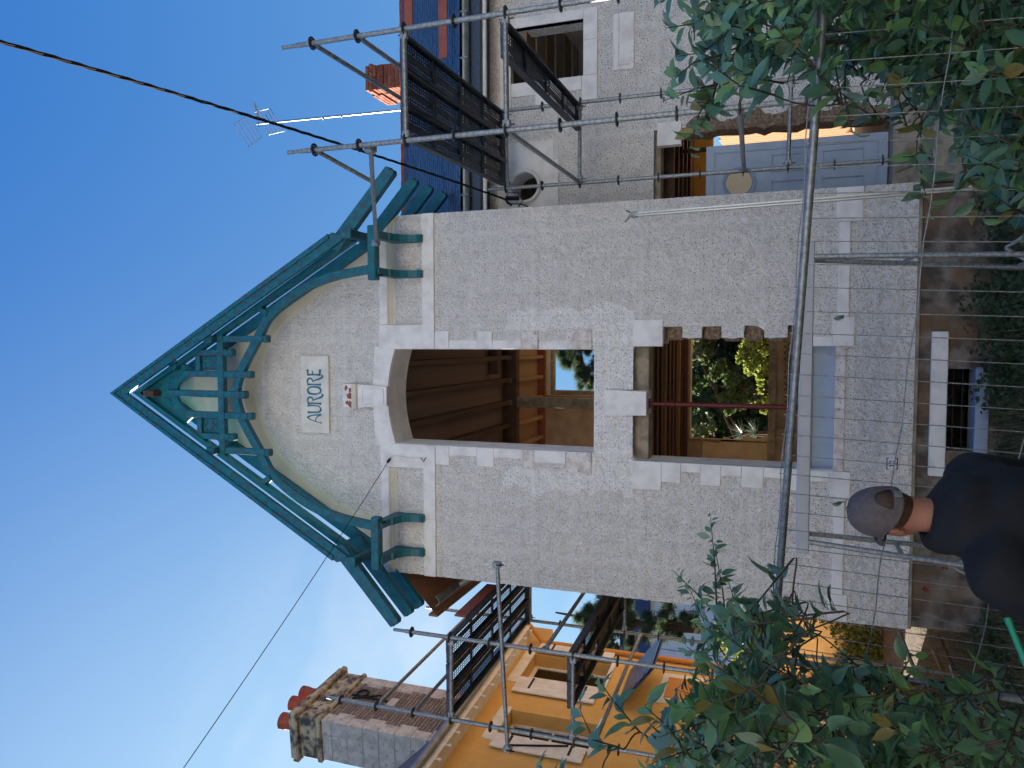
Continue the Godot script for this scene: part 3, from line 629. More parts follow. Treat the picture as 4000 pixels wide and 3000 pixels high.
	cp.polygon = poly; cp.depth = 0.05; cp.position.z = 0.50; cp.material = TS; pl.add_child(cp)
	for q in [[-0.06, 10.02, 0.008], [-0.075, 9.98, 0.012], [-0.10, 9.93, 0.012], [-0.13, 9.96, 0.010], [0.05, 10.02, 0.007], [0.075, 9.98, 0.010], [0.10, 9.965, 0.008], [0.14, 9.93, 0.009], [-0.16, 9.92, 0.009], [0.02, 10.13, 0.010], [-0.085, 9.945, 0.011], [-0.115, 9.925, 0.010]]:
		var hole := CSGCylinder3D.new(); hole.name = "hole"; hole.operation = CSGShape3D.OPERATION_SUBTRACTION; hole.radius = q[2]; hole.height = 0.2; hole.sides = 8
		hole.rotation.x = PI / 2; hole.position = Vector3(q[0], q[1], 0.47); hole.material = TS; pl.add_child(hole, true)
	# rafter tails further back along both eaves
	for z in [0.03, -0.42, -0.87, -1.32]: prism(g, "rafter_tail", tail_poly(1.0), z - 0.04, z + 0.04, TS)
	for z in [0.28, -0.02]: prism(g, "rafter_tail", tail_poly(-1.0), z - 0.045, z + 0.045, TS)

func house_roof(h: Node3D):
	var r := grp(h, "eave")
	# left eave: boards, fascia, gutter
	var a := v2(-2.36, 6.60); var b := v2(-2.93, 6.06); var n := (b - a).orthogonal().normalized()
	for i in 6:
		var p := a.lerp(b, (i + 0.03) / 6.0); var q := a.lerp(b, (i + 0.97) / 6.0)
		prism(r, "soffit_board", PackedVector2Array([p, q, q + v2(0.03, 0.035), p + v2(0.03, 0.035)]), -7.2, -0.06, M.eave_board)
	prism(r, "fascia", PackedVector2Array([b + v2(-0.03, 0.09), b + v2(0.0, 0.09), b + v2(0.0, -0.04), b + v2(-0.03, -0.04)]), -7.2, -0.03, M.eave_board)
	var gut := PackedVector2Array(); var c := v2(-2.74, 6.04)
	for i in 9: gut.append(c + v2(cos(PI + PI * i / 8.0), sin(PI + PI * i / 8.0)) * 0.065)
	for i in 9: gut.append(c + v2(cos(TAU - PI * i / 8.0), sin(TAU - PI * i / 8.0)) * 0.058)
	prism(r, "gutter", gut, -0.75, 0.0, M.zinc)
	tube(r, "downpipe_elbow", Vector3(c.x, c.y - 0.02, -0.72), Vector3(c.x + 0.12, c.y - 0.20, -0.80), 0.05, M.zinc)
	# unseen roof planes added behind the front gable to keep the rooms dark
	var st := stool()
	for s in [-1.0, 1.0]:
		add_prism(st, PackedVector2Array([v2(0, 10.30), v2(s * 2.05, 6.72), v2(s * 2.0, 6.66), v2(0, 10.20)]), -7.3, -0.5)
	mi(r, "added_roof_planes", st.commit(), M.dark_wood)
	prism(r, "back_gable", PackedVector2Array([v2(-2.3, 6.5), v2(2.3, 6.5), v2(2.0, 6.7), v2(0, 10.2), v2(-2.0, 6.7)]), -7.2, -6.9, M.roughcast)

func house_inside(h: Node3D):
	var iw := HW - 0.4
	# upper room
	box(h, "upper_floor", Vector3(-iw, 3.69, WB), Vector3(iw, 3.878, -0.05), M.concrete, 0.0)
	var ceil_ := grp(h, "upper_ceiling")
	box(ceil_, "osb_panel", Vector3(-iw, 6.76, WB), Vector3(iw, 6.785, -5.06), M.osb, 0.0)
	box(ceil_, "osb_panel", Vector3(-iw, 6.86, -4.85), Vector3(iw, 6.885, -TH), M.dim_front_ceiling, 0.0)  # greyer than the back panels: dimness of the front put into the colour
	for i in 9:
		var x := -1.85 + i * 0.44 + 0.05
		box(ceil_, "joist", Vector3(x - 0.035, 6.62, WB + 0.005), Vector3(x + 0.035, 6.758, -5.06), M.joist)
		if i != 6: box(ceil_, "joist", Vector3(x - 0.04 + 0.02, 6.68, -4.85), Vector3(x + 0.04 + 0.02, 6.858, -TH - 0.01), M.dark_wood)
	box(ceil_, "header_beam", Vector3(-iw, 6.58, -5.06), Vector3(iw, 6.88, -4.852), M.dark_wood)
	box(ceil_, "trimmer", Vector3(0.12, 6.67, -4.20), Vector3(1.6, 6.86, -4.08), M.dark_wood)
	box(ceil_, "wall_plate", Vector3(-iw, 6.58, WB - 0.01), Vector3(iw, 6.76, WB + 0.004), M.red_board, 0.0)
	# hanger plates of galvanised steel at the joist ends
	for i in [3, 4, 5]:
		var x: float = -1.78 + i * 0.44
		box(ceil_, "joist_hanger", Vector3(x - 0.05, 6.675, -4.86), Vector3(x + 0.05, 6.76, -4.80), M.galvanised, 0.002)
	var pt := on_z(1990, 1568, -4.96)
	box(h, "inner_post", Vector3(pt.x - 0.10, 3.88, -5.04), Vector3(pt.x + 0.10, 6.58, -4.88), M.concrete, 0.01)
	# back wall of both storeys with the openings that let the garden show
	var w_l := on_z(2132, 1552, WB); var w_t := on_z(2132, 1552, WB)
	var x0 := w_l.x + 0.05; var yt := w_t.y - 0.02
	var bw := WB - 0.40; var xr := 1.62
	box(h, "back_wall", Vector3(-HW, 3.69, bw), Vector3(x0, 6.6, WB), M.inner_plaster, 0.0)
	box(h, "back_wall", Vector3(x0, yt, bw), Vector3(HW, 6.6, WB), M.inner_plaster, 0.0)
	box(h, "back_wall", Vector3(xr, 3.69, bw), Vector3(HW, yt, WB), M.inner_plaster, 0.0)
	var fr := grp(h, "back_window_frame")
	box(fr, "jamb", Vector3(x0 + 0.001, 4.2, WB - 0.30), Vector3(x0 + 0.10, yt - 0.001, WB - 0.12), M.concrete)
	box(fr, "head", Vector3(x0 + 0.101, yt - 0.12, WB - 0.30), Vector3(xr - 0.002, yt - 0.001, WB - 0.12), M.concrete)
	box(fr, "jamb", Vector3(x0 - 0.05, 4.2, WB + 0.001), Vector3(x0 - 0.001, yt + 0.05, WB + 0.03), M.joist)
	box(fr, "head", Vector3(x0 + 0.0, yt + 0.0, WB + 0.001), Vector3(xr, yt + 0.05, WB + 0.03), M.joist)
	box(h, "back_wall", Vector3(x0, 3.69, bw), Vector3(xr, 4.2, WB), M.inner_plaster, 0.0)
	# lower room: board ceiling on joists that run across
	var lo := grp(h, "lower_ceiling")
	for i in 13:
		var z := -0.62 - i * 0.49
		box(lo, "ceiling_board", Vector3(-iw, 3.655, z - 0.243), Vector3(iw, 3.68, z + 0.243), M.dark_wood, 0.004)
		box(lo, "batten", Vector3(-iw, 3.615, z - 0.262), Vector3(iw, 3.654, z - 0.225), M.joist if i % 4 == 3 else M.dark_wood, 0.004)
	box(h, "lower_floor", Vector3(-HW + 0.01, 0.42, WB), Vector3(HW - 0.01, 0.60, -TH + 0.001), M.concrete, 0.0)
	var tl := on_z(2692, 1720, WB); var br := on_z(3002, 1318, WB)
	box(h, "black_beam", Vector3(-iw, tl.y + 0.03, WB - 0.1), Vector3(iw, 3.60, WB + 0.06), M.dark_wood)
	box(h, "back_wall", Vector3(-HW, 0.4, bw), Vector3(tl.x, 3.69, WB), M.inner_plaster, 0.0)
	box(h, "back_wall", Vector3(tl.x, tl.y, bw), Vector3(1.75, 3.69, WB - 0.11), M.inner_plaster, 0.0)
	box(h, "back_wall", Vector3(1.75, 0.4, bw), Vector3(HW, 3.69, WB), M.inner_plaster, 0.0)
	box(h, "window_lining", Vector3(tl.x + 0.001, 1.5, WB - 0.1), Vector3(tl.x + 0.05, tl.y, WB + 0.02), M.joist)
	var b1 := on_z(3002, 1500, -5.6); var b2 := on_z(3032, 1500, -5.6)
	box(h, "concrete_beam", Vector3(-iw, b2.y, -5.72), Vector3(iw, b1.y, -5.58), M.concrete)
	box(h, "formwork_board", Vector3(-iw, 0.6, -5.80), Vector3(iw, b2.y + 0.05, -5.74), M.inner_plaster)
	box(h, "concrete_beam", Vector3(-0.9, b2.y - 0.16, -5.738), Vector3(-0.86, b1.y + 0.0, -5.573), M.concrete)
	var lat := grp(h, "lattice_girder")
	var last := Vector3.ZERO
	for i in 22:
		var p := on_z(3062 if i % 2 == 0 else 3088, 1330 + i * 12, -5.70); p.z = -5.70
		if i > 0 and i != 8: tube(lat, "bar", last, p, 0.006, M.iron, 5)
		last = p
	# ragged pale patch painting sunlight on the yellow plaster; stacked boards by the left wall
	prism(h, "sunlit_plaster_patch", PackedVector2Array([v2(-1.98, 0.62), v2(-1.15, 0.62), v2(-1.2, 1.3), v2(-1.12, 1.9), v2(-1.22, 2.15), v2(-1.16, 2.35), v2(-1.28, 2.5), v2(-1.20, 2.8), v2(-1.34, 2.9), v2(-1.30, 3.2), v2(-1.98, 3.25)]), WB + 0.001, WB + 0.02, M.cream_wall)
	for i in 4: beam(h, "leaning_board", Vector3(-1.30 - i * 0.08, 0.62, -2.0 - i * 0.15), Vector3(-1.72 - i * 0.04, 2.4 - i * 0.2, -2.6 - i * 0.1), 0.025, 0.16, M.joist)
	# concrete lintel and apron of the lower window
	box(h, "lintel", Vector3(-0.86, 3.235, -0.44), Vector3(0.80, 3.60, -0.13), M.concrete, 0.01)
	box(h, "apron_panel", Vector3(-0.70, 1.165, -0.44), Vector3(0.70, 1.42, -0.11), M.door_blue, 0.008)
	box(h, "window_sill", Vector3(-0.698, 1.42, -0.46), Vector3(0.698, 1.45, 0.0), M.concrete, 0.01)
	# broken masonry of the stripped jamb
	rng.seed = 41
	for y in [3.02, 2.81, 2.60, 2.37, 2.14, 1.90, 1.67]:
		var st := stool(); var hgt := 0.205
		add_box(st, Transform3D(Basis(Vector3(0, 0, 1), rng.randf_range(-0.05, 0.05)), Vector3(0.84, y - hgt * 0.5, -0.27)), Vector3(0.20 + rng.randf_range(-0.03, 0.03), hgt, 0.36 + rng.randf_range(-0.04, 0.04)), 0.03)
		mi(h, "rubble_stone", st.commit(), M.stone_bare)
	# cellar wall, its window and the stone band above
	var c0 := on_z(3625, 1858, 0.0); var c1 := on_z(3707, 1295, 0.0); var o0 := on_z(3707, 1762, 0.0); var o1 := on_z(3812, 1442, 0.0); var s1 := on_z(3868, 1440, 0.0)
	var cw := grp(h, "cellar_wall")
	box(cw, "masonry", Vector3(-HW + 0.02, -1.2, -TH), Vector3(o0.x, 0.395, -0.03), M.basement, 0.0)
	box(cw, "masonry", Vector3(o1.x, -1.2, -TH), Vector3(HW - 0.02, 0.395, -0.03), M.basement, 0.0)
	box(cw, "masonry", Vector3(o0.x, c1.y, -TH), Vector3(o1.x, 0.395, -0.03), M.basement, 0.0)
	box(cw, "masonry", Vector3(o0.x, -1.2, -TH), Vector3(o1.x, s1.y, -0.03), M.basement, 0.0)
	box(h, "cellar_lintel", Vector3(c0.x, c1.y, -0.06), Vector3(c1.x, c0.y, 0.02), M.trim, 0.008)
	box(h, "cellar_sill", Vector3(o0.x - 0.02, s1.y, -0.3), Vector3(o1.x + 0.02, o1.y, 0.03), M.door_blue, 0.01)
	box(h, "cellar_back", Vector3(o0.x - 0.3, s1.y - 0.4, -2.0), Vector3(o1.x + 0.3, c0.y + 0.2, -1.9), M.concrete, 0.0)
	for x in [o0.x - 0.3, o1.x + 0.2]: box(h, "cellar_side", Vector3(x, s1.y - 0.4, -1.9), Vector3(x + 0.1, c0.y + 0.2, -TH), M.concrete, 0.0)
	for t in [0.33, 0.66]:
		var y: float = lerp(o1.y, c1.y, t)
		tube(h, "cellar_bar", Vector3(o0.x, y, -0.16), Vector3(o1.x, y, -0.16), 0.011, M.iron, 8)
	box(h, "plinth_edge", Vector3(-HW, 0.36, -0.03), Vector3(HW, 0.398, 0.006), M.concrete, 0.01)
	# chipped render marks low on the wall
	rng.seed = 5
	for i in 7: box(h, "paint_fleck", Vector3(0.62 + i * 0.018, 0.72 + rng.randf() * 0.02, 0.015), Vector3(0.63 + i * 0.018, 0.75 + rng.randf() * 0.02, 0.035), M.chip, 0.002)

func house_wing(h: Node3D):
	var wz := -1.0; var t := 0.35; var m = M.roughcast
	var w := grp(h, "wing_wall")
	var pan := func(x0, y0, x1, y1): box(w, "wall_panel", Vector3(x0, y0, wz - t), Vector3(x1, y1, wz), m, 0.0)
	pan.call(3.46, 0.4, 7.6, 4.28); pan.call(HW - 0.3, 3.34, 3.46, 4.70); pan.call(3.46, 4.28, 4.262, 5.9); pan.call(5.0, 4.28, 7.6, 5.9); pan.call(4.262, 5.45, 5.0, 5.9)
	pan.call(HW - 0.3, 5.50, 3.46, 5.9)
	# oculus field
	var st := stool(); var oc := v2(2.86, 5.10); var r := 0.185
	for s in [0.0, PI]:
		var poly := PackedVector2Array([oc + v2(r * cos(s), r * sin(s))]) if false else PackedVector2Array()
		for i in 13: poly.append(oc + v2(cos(s + PI * i / 12.0), sin(s + PI * i / 12.0)) * r)
		var lo := 5.50 if s == 0.0 else 4.70
		poly.append(v2(2.09 if s == 0.0 else 3.46, oc.y)); poly.append(v2(2.09 if s == 0.0 else 3.46, lo)); poly.append(v2(3.46 if s == 0.0 else 2.09, lo)); poly.append(v2(3.46 if s == 0.0 else 2.09, oc.y))
		add_prism(st, poly, wz - t, wz)
	mi(w, "oculus_field", st.commit(), M.trim)
	var ocu := grp(h, "oculus")
	var rs := stool(); add_lathe(rs, [v2(0.185, -0.05), v2(0.185, 0.03), v2(0.20, 0.045), v2(0.225, 0.045), v2(0.235, 0.01)], 28, Transform3D(Basis(Vector3.RIGHT, PI / 2), Vector3(oc.x, oc.y, wz))); mi(ocu, "ring", rs.commit(), M.trim)
	box(w, "smooth_block", Vector3(2.5, 4.62, wz), Vector3(3.2, 4.85, wz + 0.018), M.trim, 0.004)
	# wing window: surround stones, boarded inside
	var ws := grp(h, "wing_window")
	for q in [[3.94, 4.09, 4.262, 4.30], [4.265, 4.09, 4.72, 4.281], [4.723, 4.09, 5.13, 4.281], [4.08, 4.304, 4.262, 4.65], [3.94, 4.654, 4.262, 4.95], [4.08, 4.954, 4.262, 5.3], [5.0, 4.284, 5.13, 5.3], [3.94, 5.304, 5.2, 5.46]]:
		box(ws, "stone", Vector3(q[0], q[1], wz - 0.1), Vector3(q[2], q[3], wz + 0.02), M.trim, 0.004)
	for i in 6: box(ws, "roof_board", Vector3(4.0, 5.12 - 0.02 * i, wz - 0.5 - i * 0.42), Vector3(5.6, 5.15 - 0.02 * i, wz - 0.12 - i * 0.42), M.inner_plaster if i % 2 else M.joist, 0.004)
	box(ws, "ceiling", Vector3(2.4, 5.76, wz - 3.0), Vector3(7.6, 5.79, wz - t - 0.001), M.inner_plaster, 0.0)
	box(ws, "room_floor", Vector3(2.4, 3.70, wz - 3.0), Vector3(7.6, 3.9, wz - t - 0.001), M.inner_plaster, 0.0)
	box(ws, "room_back", Vector3(2.4, 3.9, wz - 3.0), Vector3(7.6, 5.76, wz - 2.9), M.inner_plaster, 0.0)
	box(h, "sunk_panel", Vector3(4.275, 3.604, wz - 0.02), Vector3(5.0, 3.88, wz + 0.018), M.trim, 0.006)
	for q in [[4.33, 3.80, 4.99, 3.812], [4.33, 3.66, 4.342, 3.80]]: box(h, "panel_groove", Vector3(q[0], q[1], wz + 0.014), Vector3(q[2], q[3], wz + 0.024), M.trim_dirty, 0.002)
	box(w, "lintel_block", Vector3(3.25, 2.99, wz - 0.1), Vector3(3.545, 3.295, wz + 0.02), M.trim, 0.004)
	# stripped doorway with its ragged right jamb, the loose door leaf in front
	rng.seed = 77
	var rag := PackedVector2Array([v2(3.55, 0.6)])
	for i in 25: rag.append(v2(3.50 + (0.09 if (i / 3) % 2 else 0.0) + rng.randf_range(-0.035, 0.035), 0.62 + i * 0.095))
	for i in 25: rag.append(v2(3.37 + rng.randf_range(-0.02, 0.03), 2.96 - i * 0.0975))
	prism(w, "bared_masonry", rag, wz - t + 0.01, wz + 0.004, M.stone_bare)
	for i in 15:
		var y := 0.64 + i * 0.155 + rng.randf_range(-0.01, 0.01); var ww := rng.randf_range(0.09, 0.17); var s2 := stool()
		add_box(s2, Transform3D(Basis(Vector3(0, 0, 1), rng.randf_range(-0.12, 0.12)), Vector3(3.395 + ww * 0.5 + rng.randf_range(-0.02, 0.03), y + 0.07, wz - 0.10)), Vector3(ww, rng.randf_range(0.09, 0.15), 0.22 + rng.randf_range(0, 0.03)), 0.025)
		mi(w, "rubble_stone", s2.commit(), M.stone_bare)
	box(w, "door_lintel", Vector3(2.1, 3.26, wz - t), Vector3(3.5, 3.42, wz - 0.10), M.concrete, 0.01)
	var door := grp(h, "front_door"); var dz := -0.93
	box(door, "leaf", Vector3(2.36, 0.60, dz - 0.045), Vector3(3.175, 2.67, dz), M.door_blue, 0.004)
	var frm := func(x0, y0, x1, y1, wd, z):
		box(door, "moulding", Vector3(x0, y0, dz), Vector3(x0 + wd, y1, z), M.door_blue, 0.003); box(door, "moulding", Vector3(x1 - wd, y0, dz), Vector3(x1, y1, z), M.door_blue, 0.003)
		box(door, "moulding", Vector3(x0 + wd, y0, dz), Vector3(x1 - wd, y0 + wd, z - 0.001), M.door_blue, 0.003); box(door, "moulding", Vector3(x0 + wd, y1 - wd, dz), Vector3(x1 - wd, y1, z - 0.001), M.door_blue, 0.003)
	frm.call(2.44, 0.70, 3.09, 2.575, 0.014, dz + 0.012)
	for q in [[2.80, 0.86, 3.02, 1.32], [2.48, 0.86, 2.70, 1.32], [2.80, 1.42, 3.02, 1.90], [2.48, 1.42, 2.70, 1.90]]: frm.call(q[0], q[1], q[2], q[3], 0.02, dz + 0.014)
	var lt := stool(); add_lathe(lt, [v2(0.205, 0.0), v2(0.205, 0.016), v2(0.19, 0.022), v2(0.175, 0.012), v2(0.165, 0.018), v2(0.155, 0.0)], 28, Transform3D(Basis(Vector3.RIGHT, PI / 2), Vector3(2.70, 2.27, dz))); mi(door, "light_ring", lt.commit(), M.door_blue)
	var lg := stool(); add_lathe(lg, [v2(0.155, 0.002), v2(0.155, 0.006), v2(0.0, 0.006)], 28, Transform3D(Basis(Vector3.RIGHT, PI / 2), Vector3(2.70, 2.27, dz))); mi(door, "light_pane", lg.commit(), M.cream_wall)
	# wing room: closed round except for a back opening added to let light show
	var room := grp(h, "wing_room")
	box(room, "floor", Vector3(2.4, 0.42, -6.0), Vector3(7.6, 0.60, wz - t - 0.001), M.concrete, 0.0)
	box(room, "ceiling", Vector3(2.4, 3.34, -6.0), Vector3(7.6, 3.60, wz - t - 0.001), M.dark_wood, 0.0)
	for i in 5: box(room, "joist", Vector3(2.4, 3.16, wz - 0.7 - i * 0.5), Vector3(5.4, 3.338, wz - 0.6 - i * 0.5), M.dark_wood)
	box(room, "right_wall", Vector3(5.25, 0.6, -6.0), Vector3(5.45, 3.34, wz - t - 0.001), M.cream_wall, 0.0)
	box(room, "back_wall", Vector3(2.4, 3.0, -6.0), Vector3(5.25, 3.34, -5.8), M.ochre, 0.0)
	for x in [3.46]: box(room, "stud", Vector3(x, 0.6, -2.4), Vector3(x + 0.05, 3.16, -2.3), M.dark_wood)
	box(w, "footing", Vector3(HW - 0.3, -1.2, wz - t), Vector3(7.6, 0.398, wz - 0.03), M.basement, 0.0)
	# entry step under the door
	box(h, "door_step", Vector3(2.45, 0.20, wz - 0.02), Vector3(3.75, 0.58, wz + 0.35), M.concrete, 0.02)
	box(h, "door_step", Vector3(2.45, -0.15, wz + 0.352), Vector3(3.75, 0.22, wz + 0.65), M.concrete, 0.02)
	# eave: gutter, fascia, soffit
	var ev := grp(h, "wing_eave")
	box(ev, "soffit", Vector3(2.0, 5.62, -1.0), Vector3(7.6, 5.65, -0.62), M.slate_1, 0.0)
	box(ev, "fascia", Vector3(2.0, 5.60, -0.62), Vector3(7.6, 5.80, -0.60), M.slate_1)
	var gp := PackedVector2Array(); var gc := v2(-0.53, 5.80)
	for i in 9: gp.append(gc + v2(cos(PI + PI * i / 8.0), sin(PI + PI * i / 8.0)) * 0.07)
	for i in 9: gp.append(gc + v2(cos(TAU - PI * i / 8.0), sin(TAU - PI * i / 8.0)) * 0.062)
	var xf := Transform3D(Basis(Vector3(0, 0, 1), Vector3(0, 1, 0), Vector3(-1, 0, 0)), Vector3(7.6, 0, 0))
	var gs := stool(); add_prism(gs, gp, 0.0, 5.6, xf); mi(ev, "gutter", gs.commit(), M.zinc)
	for x in [2.7, 3.3, 3.9, 4.5, 5.1]: box(ev, "gutter_bracket", Vector3(x - 0.012, 5.72, -0.606), Vector3(x + 0.012, 5.835, -0.455), M.zinc, 0.003)
	tube(ev, "conduit", Vector3(2.0, 5.56, -0.66), Vector3(7.6, 5.56, -0.66), 0.028, M.white_paint)
	# slate roof
	var ra := Vector3(0, 5.84, -0.50); var rb := Vector3(0, 8.10, -3.20); var len_ := ra.distance_to(rb); var d := (rb - ra) / len_; var nn := Vector3(0, -d.z, d.y)
	var roof := grp(h, "slate_roof")
	var bs := stool(); add_prism(bs, PackedVector2Array([v2(-0.50, 5.80), v2(-3.20, 8.06), v2(-5.9, 5.80)]), 0.0, 5.6, xf); mi(roof, "roof_body", bs.commit(), M.slate_1)
	rng.seed = 8; var sm := box_mesh(Vector3(0.188, 0.010, 0.205), 0.002)
	var extra := stool(); var made := 0; var course := 0; var y := 0.06
	while y < len_:
		var off := 0.1 if course % 2 else 0.0
		for i in 26:
			var x := 2.45 + off + i * 0.2
			var p := ra + d * y + nn * (0.020 + rng.randf() * 0.004); p.x = x
			var b := Basis(Vector3(1, 0, 0), nn, -d).rotated(Vector3(1, 0, 0), -0.055).rotated(nn, rng.randf_range(-0.015, 0.015))
			var tf := Transform3D(b, p); var k := rng.randi() % 3
			if made < 300 and x < 4.6 and (x > 2.6): mi(roof, "slate", sm, M["slate_%d" % k], tf); made += 1
			else: add_box(extra, tf, Vector3(0.188, 0.010, 0.205), 0.0)
		course += 1; y += 0.118
	var ex := mi(roof, "slates", extra.commit(), M.slate_0); ex.set_meta("kind", "stuff")
	for i in 14: 
		var rs2 := stool(); add_sweep(rs2, [Vector3(-0.2, 0, 0), Vector3(0.2, 0, 0)], [0.10], 10); mi(roof, "ridge_tile", rs2.commit(), M.terracotta, Transform3D(Basis(Vector3(0, 0, 1), 0.02), Vector3(2.2 + i * 0.39, 8.06, -3.20)))
	# brick chimney
	var ch := grp(h, "brick_chimney"); var a := on_z(1436, 355, -3.3); var cx0 := a.x; var cx1 := on_z(1436, 259, -3.3).x
	box(ch, "core", Vector3(cx0 + 0.02, 7.6, -4.1), Vector3(cx1 - 0.02, a.y - 0.02, -3.32), M.mortar, 0.0)
	rng.seed = 3; var yy := 7.9; var cr := 0
	while yy < a.y:
		var o := 0.0 if cr % 2 else 0.11; var grow := 0.03 if yy > a.y - 0.2 else 0.0
		if absf(yy - (a.y - 0.33)) < 0.04: grow = 0.02
		var x := cx0 - o
		while x < cx1:
			var x0b: float = max(x, cx0 - grow); var x1b: float = min(x + 0.21, cx1 + grow)
			if x1b - x0b > 0.03: box(ch, "brick", Vector3(x0b, yy, -3.5), Vector3(x1b, yy + 0.062, -3.30 + grow), M["brick_%d" % (rng.randi() % 3)], 0.004)
			x += 0.222
		var z := -4.1 - o
		while z < -3.52:
			var z0: float = max(z, -4.1); var z1: float = min(z + 0.21, -3.51)
			if z1 - z0 > 0.03: box(ch, "brick", Vector3(cx0 - grow, yy, z0), Vector3(cx0 + 0.1, yy + 0.062, z1), M["brick_%d" % (rng.randi() % 3)], 0.004)
			z += 0.222
		yy += 0.073; cr += 1

# ---------- scaffolds
func gy(x: float, z: float) -> float:
	var t := clampf((8.8 - z) / 4.3, 0, 1); return -0.45 * t * t * (3 - 2 * t)
func rosette_mesh() -> Mesh:
	if cache.has("rosette"): return cache.rosette
	var st := stool()
	add_lathe(st, [v2(0.050, -0.005), v2(0.063, -0.005), v2(0.063, 0.005), v2(0.050, 0.005), v2(0.050, -0.005)], 16)
	add_lathe(st, [v2(0.026, -0.012), v2(0.032, -0.012), v2(0.032, 0.012), v2(0.026, 0.012)], 12)
	for k in 8:
		var a := TAU * k / 8.0
		add_box(st, Transform3D(Basis(Vector3.UP, -a), Vector3(cos(a), 0, sin(a)) * 0.041), Vector3(0.024, 0.009, 0.012 if k % 2 else 0.018), 0.0)
	cache.rosette = st.commit(); return cache.rosette
func standard(sc: Node3D, x: float, z: float, y0: float, top: float, first: float):
	tube(sc, "standard", Vector3(x, y0, z), Vector3(x, top - 0.16, z), 0.0242, M.galvanised, 14)
	tube(sc, "spigot", Vector3(x, top - 0.16, z), Vector3(x, top, z), 0.0195, M.galvanised, 12)
	var y := first
	while y > y0 + 0.1:
		mi(sc, "rosette", rosette_mesh(), M.deck_steel, Transform3D(Basis(Vector3.UP, fposmod(y * 7.1, 0.7)), Vector3(x, y, z)))
		y -= 0.5
	box(sc, "base_plate", Vector3(x - 0.075, y0 - 0.012, z - 0.075), Vector3(x + 0.075, y0, z + 0.075), M.galvanised, 0.003)
func tube_mesh(len_: float, r: float) -> Mesh:
	var key := "t%.3f,%.4f,%d" % [len_, r, 12]
	if not cache.has(key):
		var st := stool(); add_sweep(st, [Vector3(-len_ / 2, 0, 0), Vector3(len_ / 2, 0, 0)], [r], 12); cache[key] = st.commit()
	return cache[key]
func ledger(sc: Node3D, a: Vector3, b: Vector3):
	var d := (b - a).normalized()
	var o := tube(sc, "ledger", a + d * 0.03, b - d * 0.03, 0.0242, M.galvanised, 12)
	var l := a.distance_to(b)
	for s in [-1.0, 1.0]:
		mi(o, "wedge_head", box_mesh(Vector3(0.07, 0.075, 0.04), 0.012), M.galvanised, Transform3D(Basis.IDENTITY, Vector3(s * (l * 0.5 - 0.06), 0, 0)))
		mi(o, "wedge", box_mesh(Vector3(0.012, 0.14, 0.008), 0.002), M.deck_steel, Transform3D(Basis.IDENTITY, Vector3(s * (l * 0.5 - 0.05), -0.01, 0)))
func plank_mesh(len_: float, slot: bool) -> Mesh:
	# perforated steel deck unit: a plate with real holes, folded side flanges, cross ribs below; runs along x
	var key := "plank%.2f%s" % [len_, slot]
	if cache.has(key): return cache[key]
	var st := stool(); var w := 0.31
	var nx := int(len_ / (0.052 if not slot else 0.060)); var dx := len_ / nx
	var rows := [-0.155, -0.125, -0.095, -0.065, -0.03, 0.03, 0.065, 0.095, 0.125, 0.155]
	for j in rows.size() - 1:
		var z0: float = rows[j]; var z1: float = rows[j + 1]; var perf := j % 4 != 0 and not (j == 4)
		if not perf:
			add_box(st, Transform3D(Basis.IDENTITY, Vector3(0, 0, (z0 + z1) / 2)), Vector3(len_, 0.004, z1 - z0), 0.0); continue
		for i in nx:
			var x0 := -len_ / 2 + i * dx; var x1 := x0 + dx
			if (i % 16) == 15 and not slot: quad(st, Vector3(x0, 0, z0), Vector3(x1, 0, z0), Vector3(x1, 0, z1), Vector3(x0, 0, z1), Vector3.DOWN); continue
			var hw := 0.010 if not slot else 0.022; var hz := 0.0075 if not slot else 0.009
			var c := Vector3((x0 + x1) / 2, 0, (z0 + z1) / 2)
			quad(st, Vector3(x0, 0, z0), Vector3(x1, 0, z0), Vector3(x1, 0, c.z - hz), Vector3(x0, 0, c.z - hz), Vector3.DOWN)
			quad(st, Vector3(x0, 0, c.z + hz), Vector3(x1, 0, c.z + hz), Vector3(x1, 0, z1), Vector3(x0, 0, z1), Vector3.DOWN)
			quad(st, Vector3(x0, 0, c.z - hz), Vector3(c.x - hw, 0, c.z - hz), Vector3(c.x - hw, 0, c.z + hz), Vector3(x0, 0, c.z + hz), Vector3.DOWN)
			quad(st, Vector3(c.x + hw, 0, c.z - hz), Vector3(x1, 0, c.z - hz), Vector3(x1, 0, c.z + hz), Vector3(c.x + hw, 0, c.z + hz), Vector3.DOWN)
	for s in [-1.0, 1.0]:
		add_box(st, Transform3D(Basis.IDENTITY, Vector3(0, -0.034, s * 0.154)), Vector3(len_, 0.07, 0.004), 0.0)
		add_box(st, Transform3D(Basis.IDENTITY, Vector3(0, -0.069, s * 0.143)), Vector3(len_, 0.004, 0.024), 0.0)
		add_box(st, Transform3D(Basis.IDENTITY, Vector3(s * (len_ / 2 - 0.02), -0.03, 0)), Vector3(0.04, 0.06, 0.30), 0.004)
	for i in 3: add_box(st, Transform3D(Basis.IDENTITY, Vector3(-len_ / 2 + len_ * (i + 1) / 4.0, -0.016, 0)), Vector3(0.03, 0.026, 0.30), 0.004)
	cache[key] = st.commit(); return cache[key]
func plank(sc: Node3D, a: Vector3, b: Vector3, slot := false):
	mi(sc, "deck_plank", plank_mesh(a.distance_to(b), slot), M.deck_steel, frame_along(a, b))

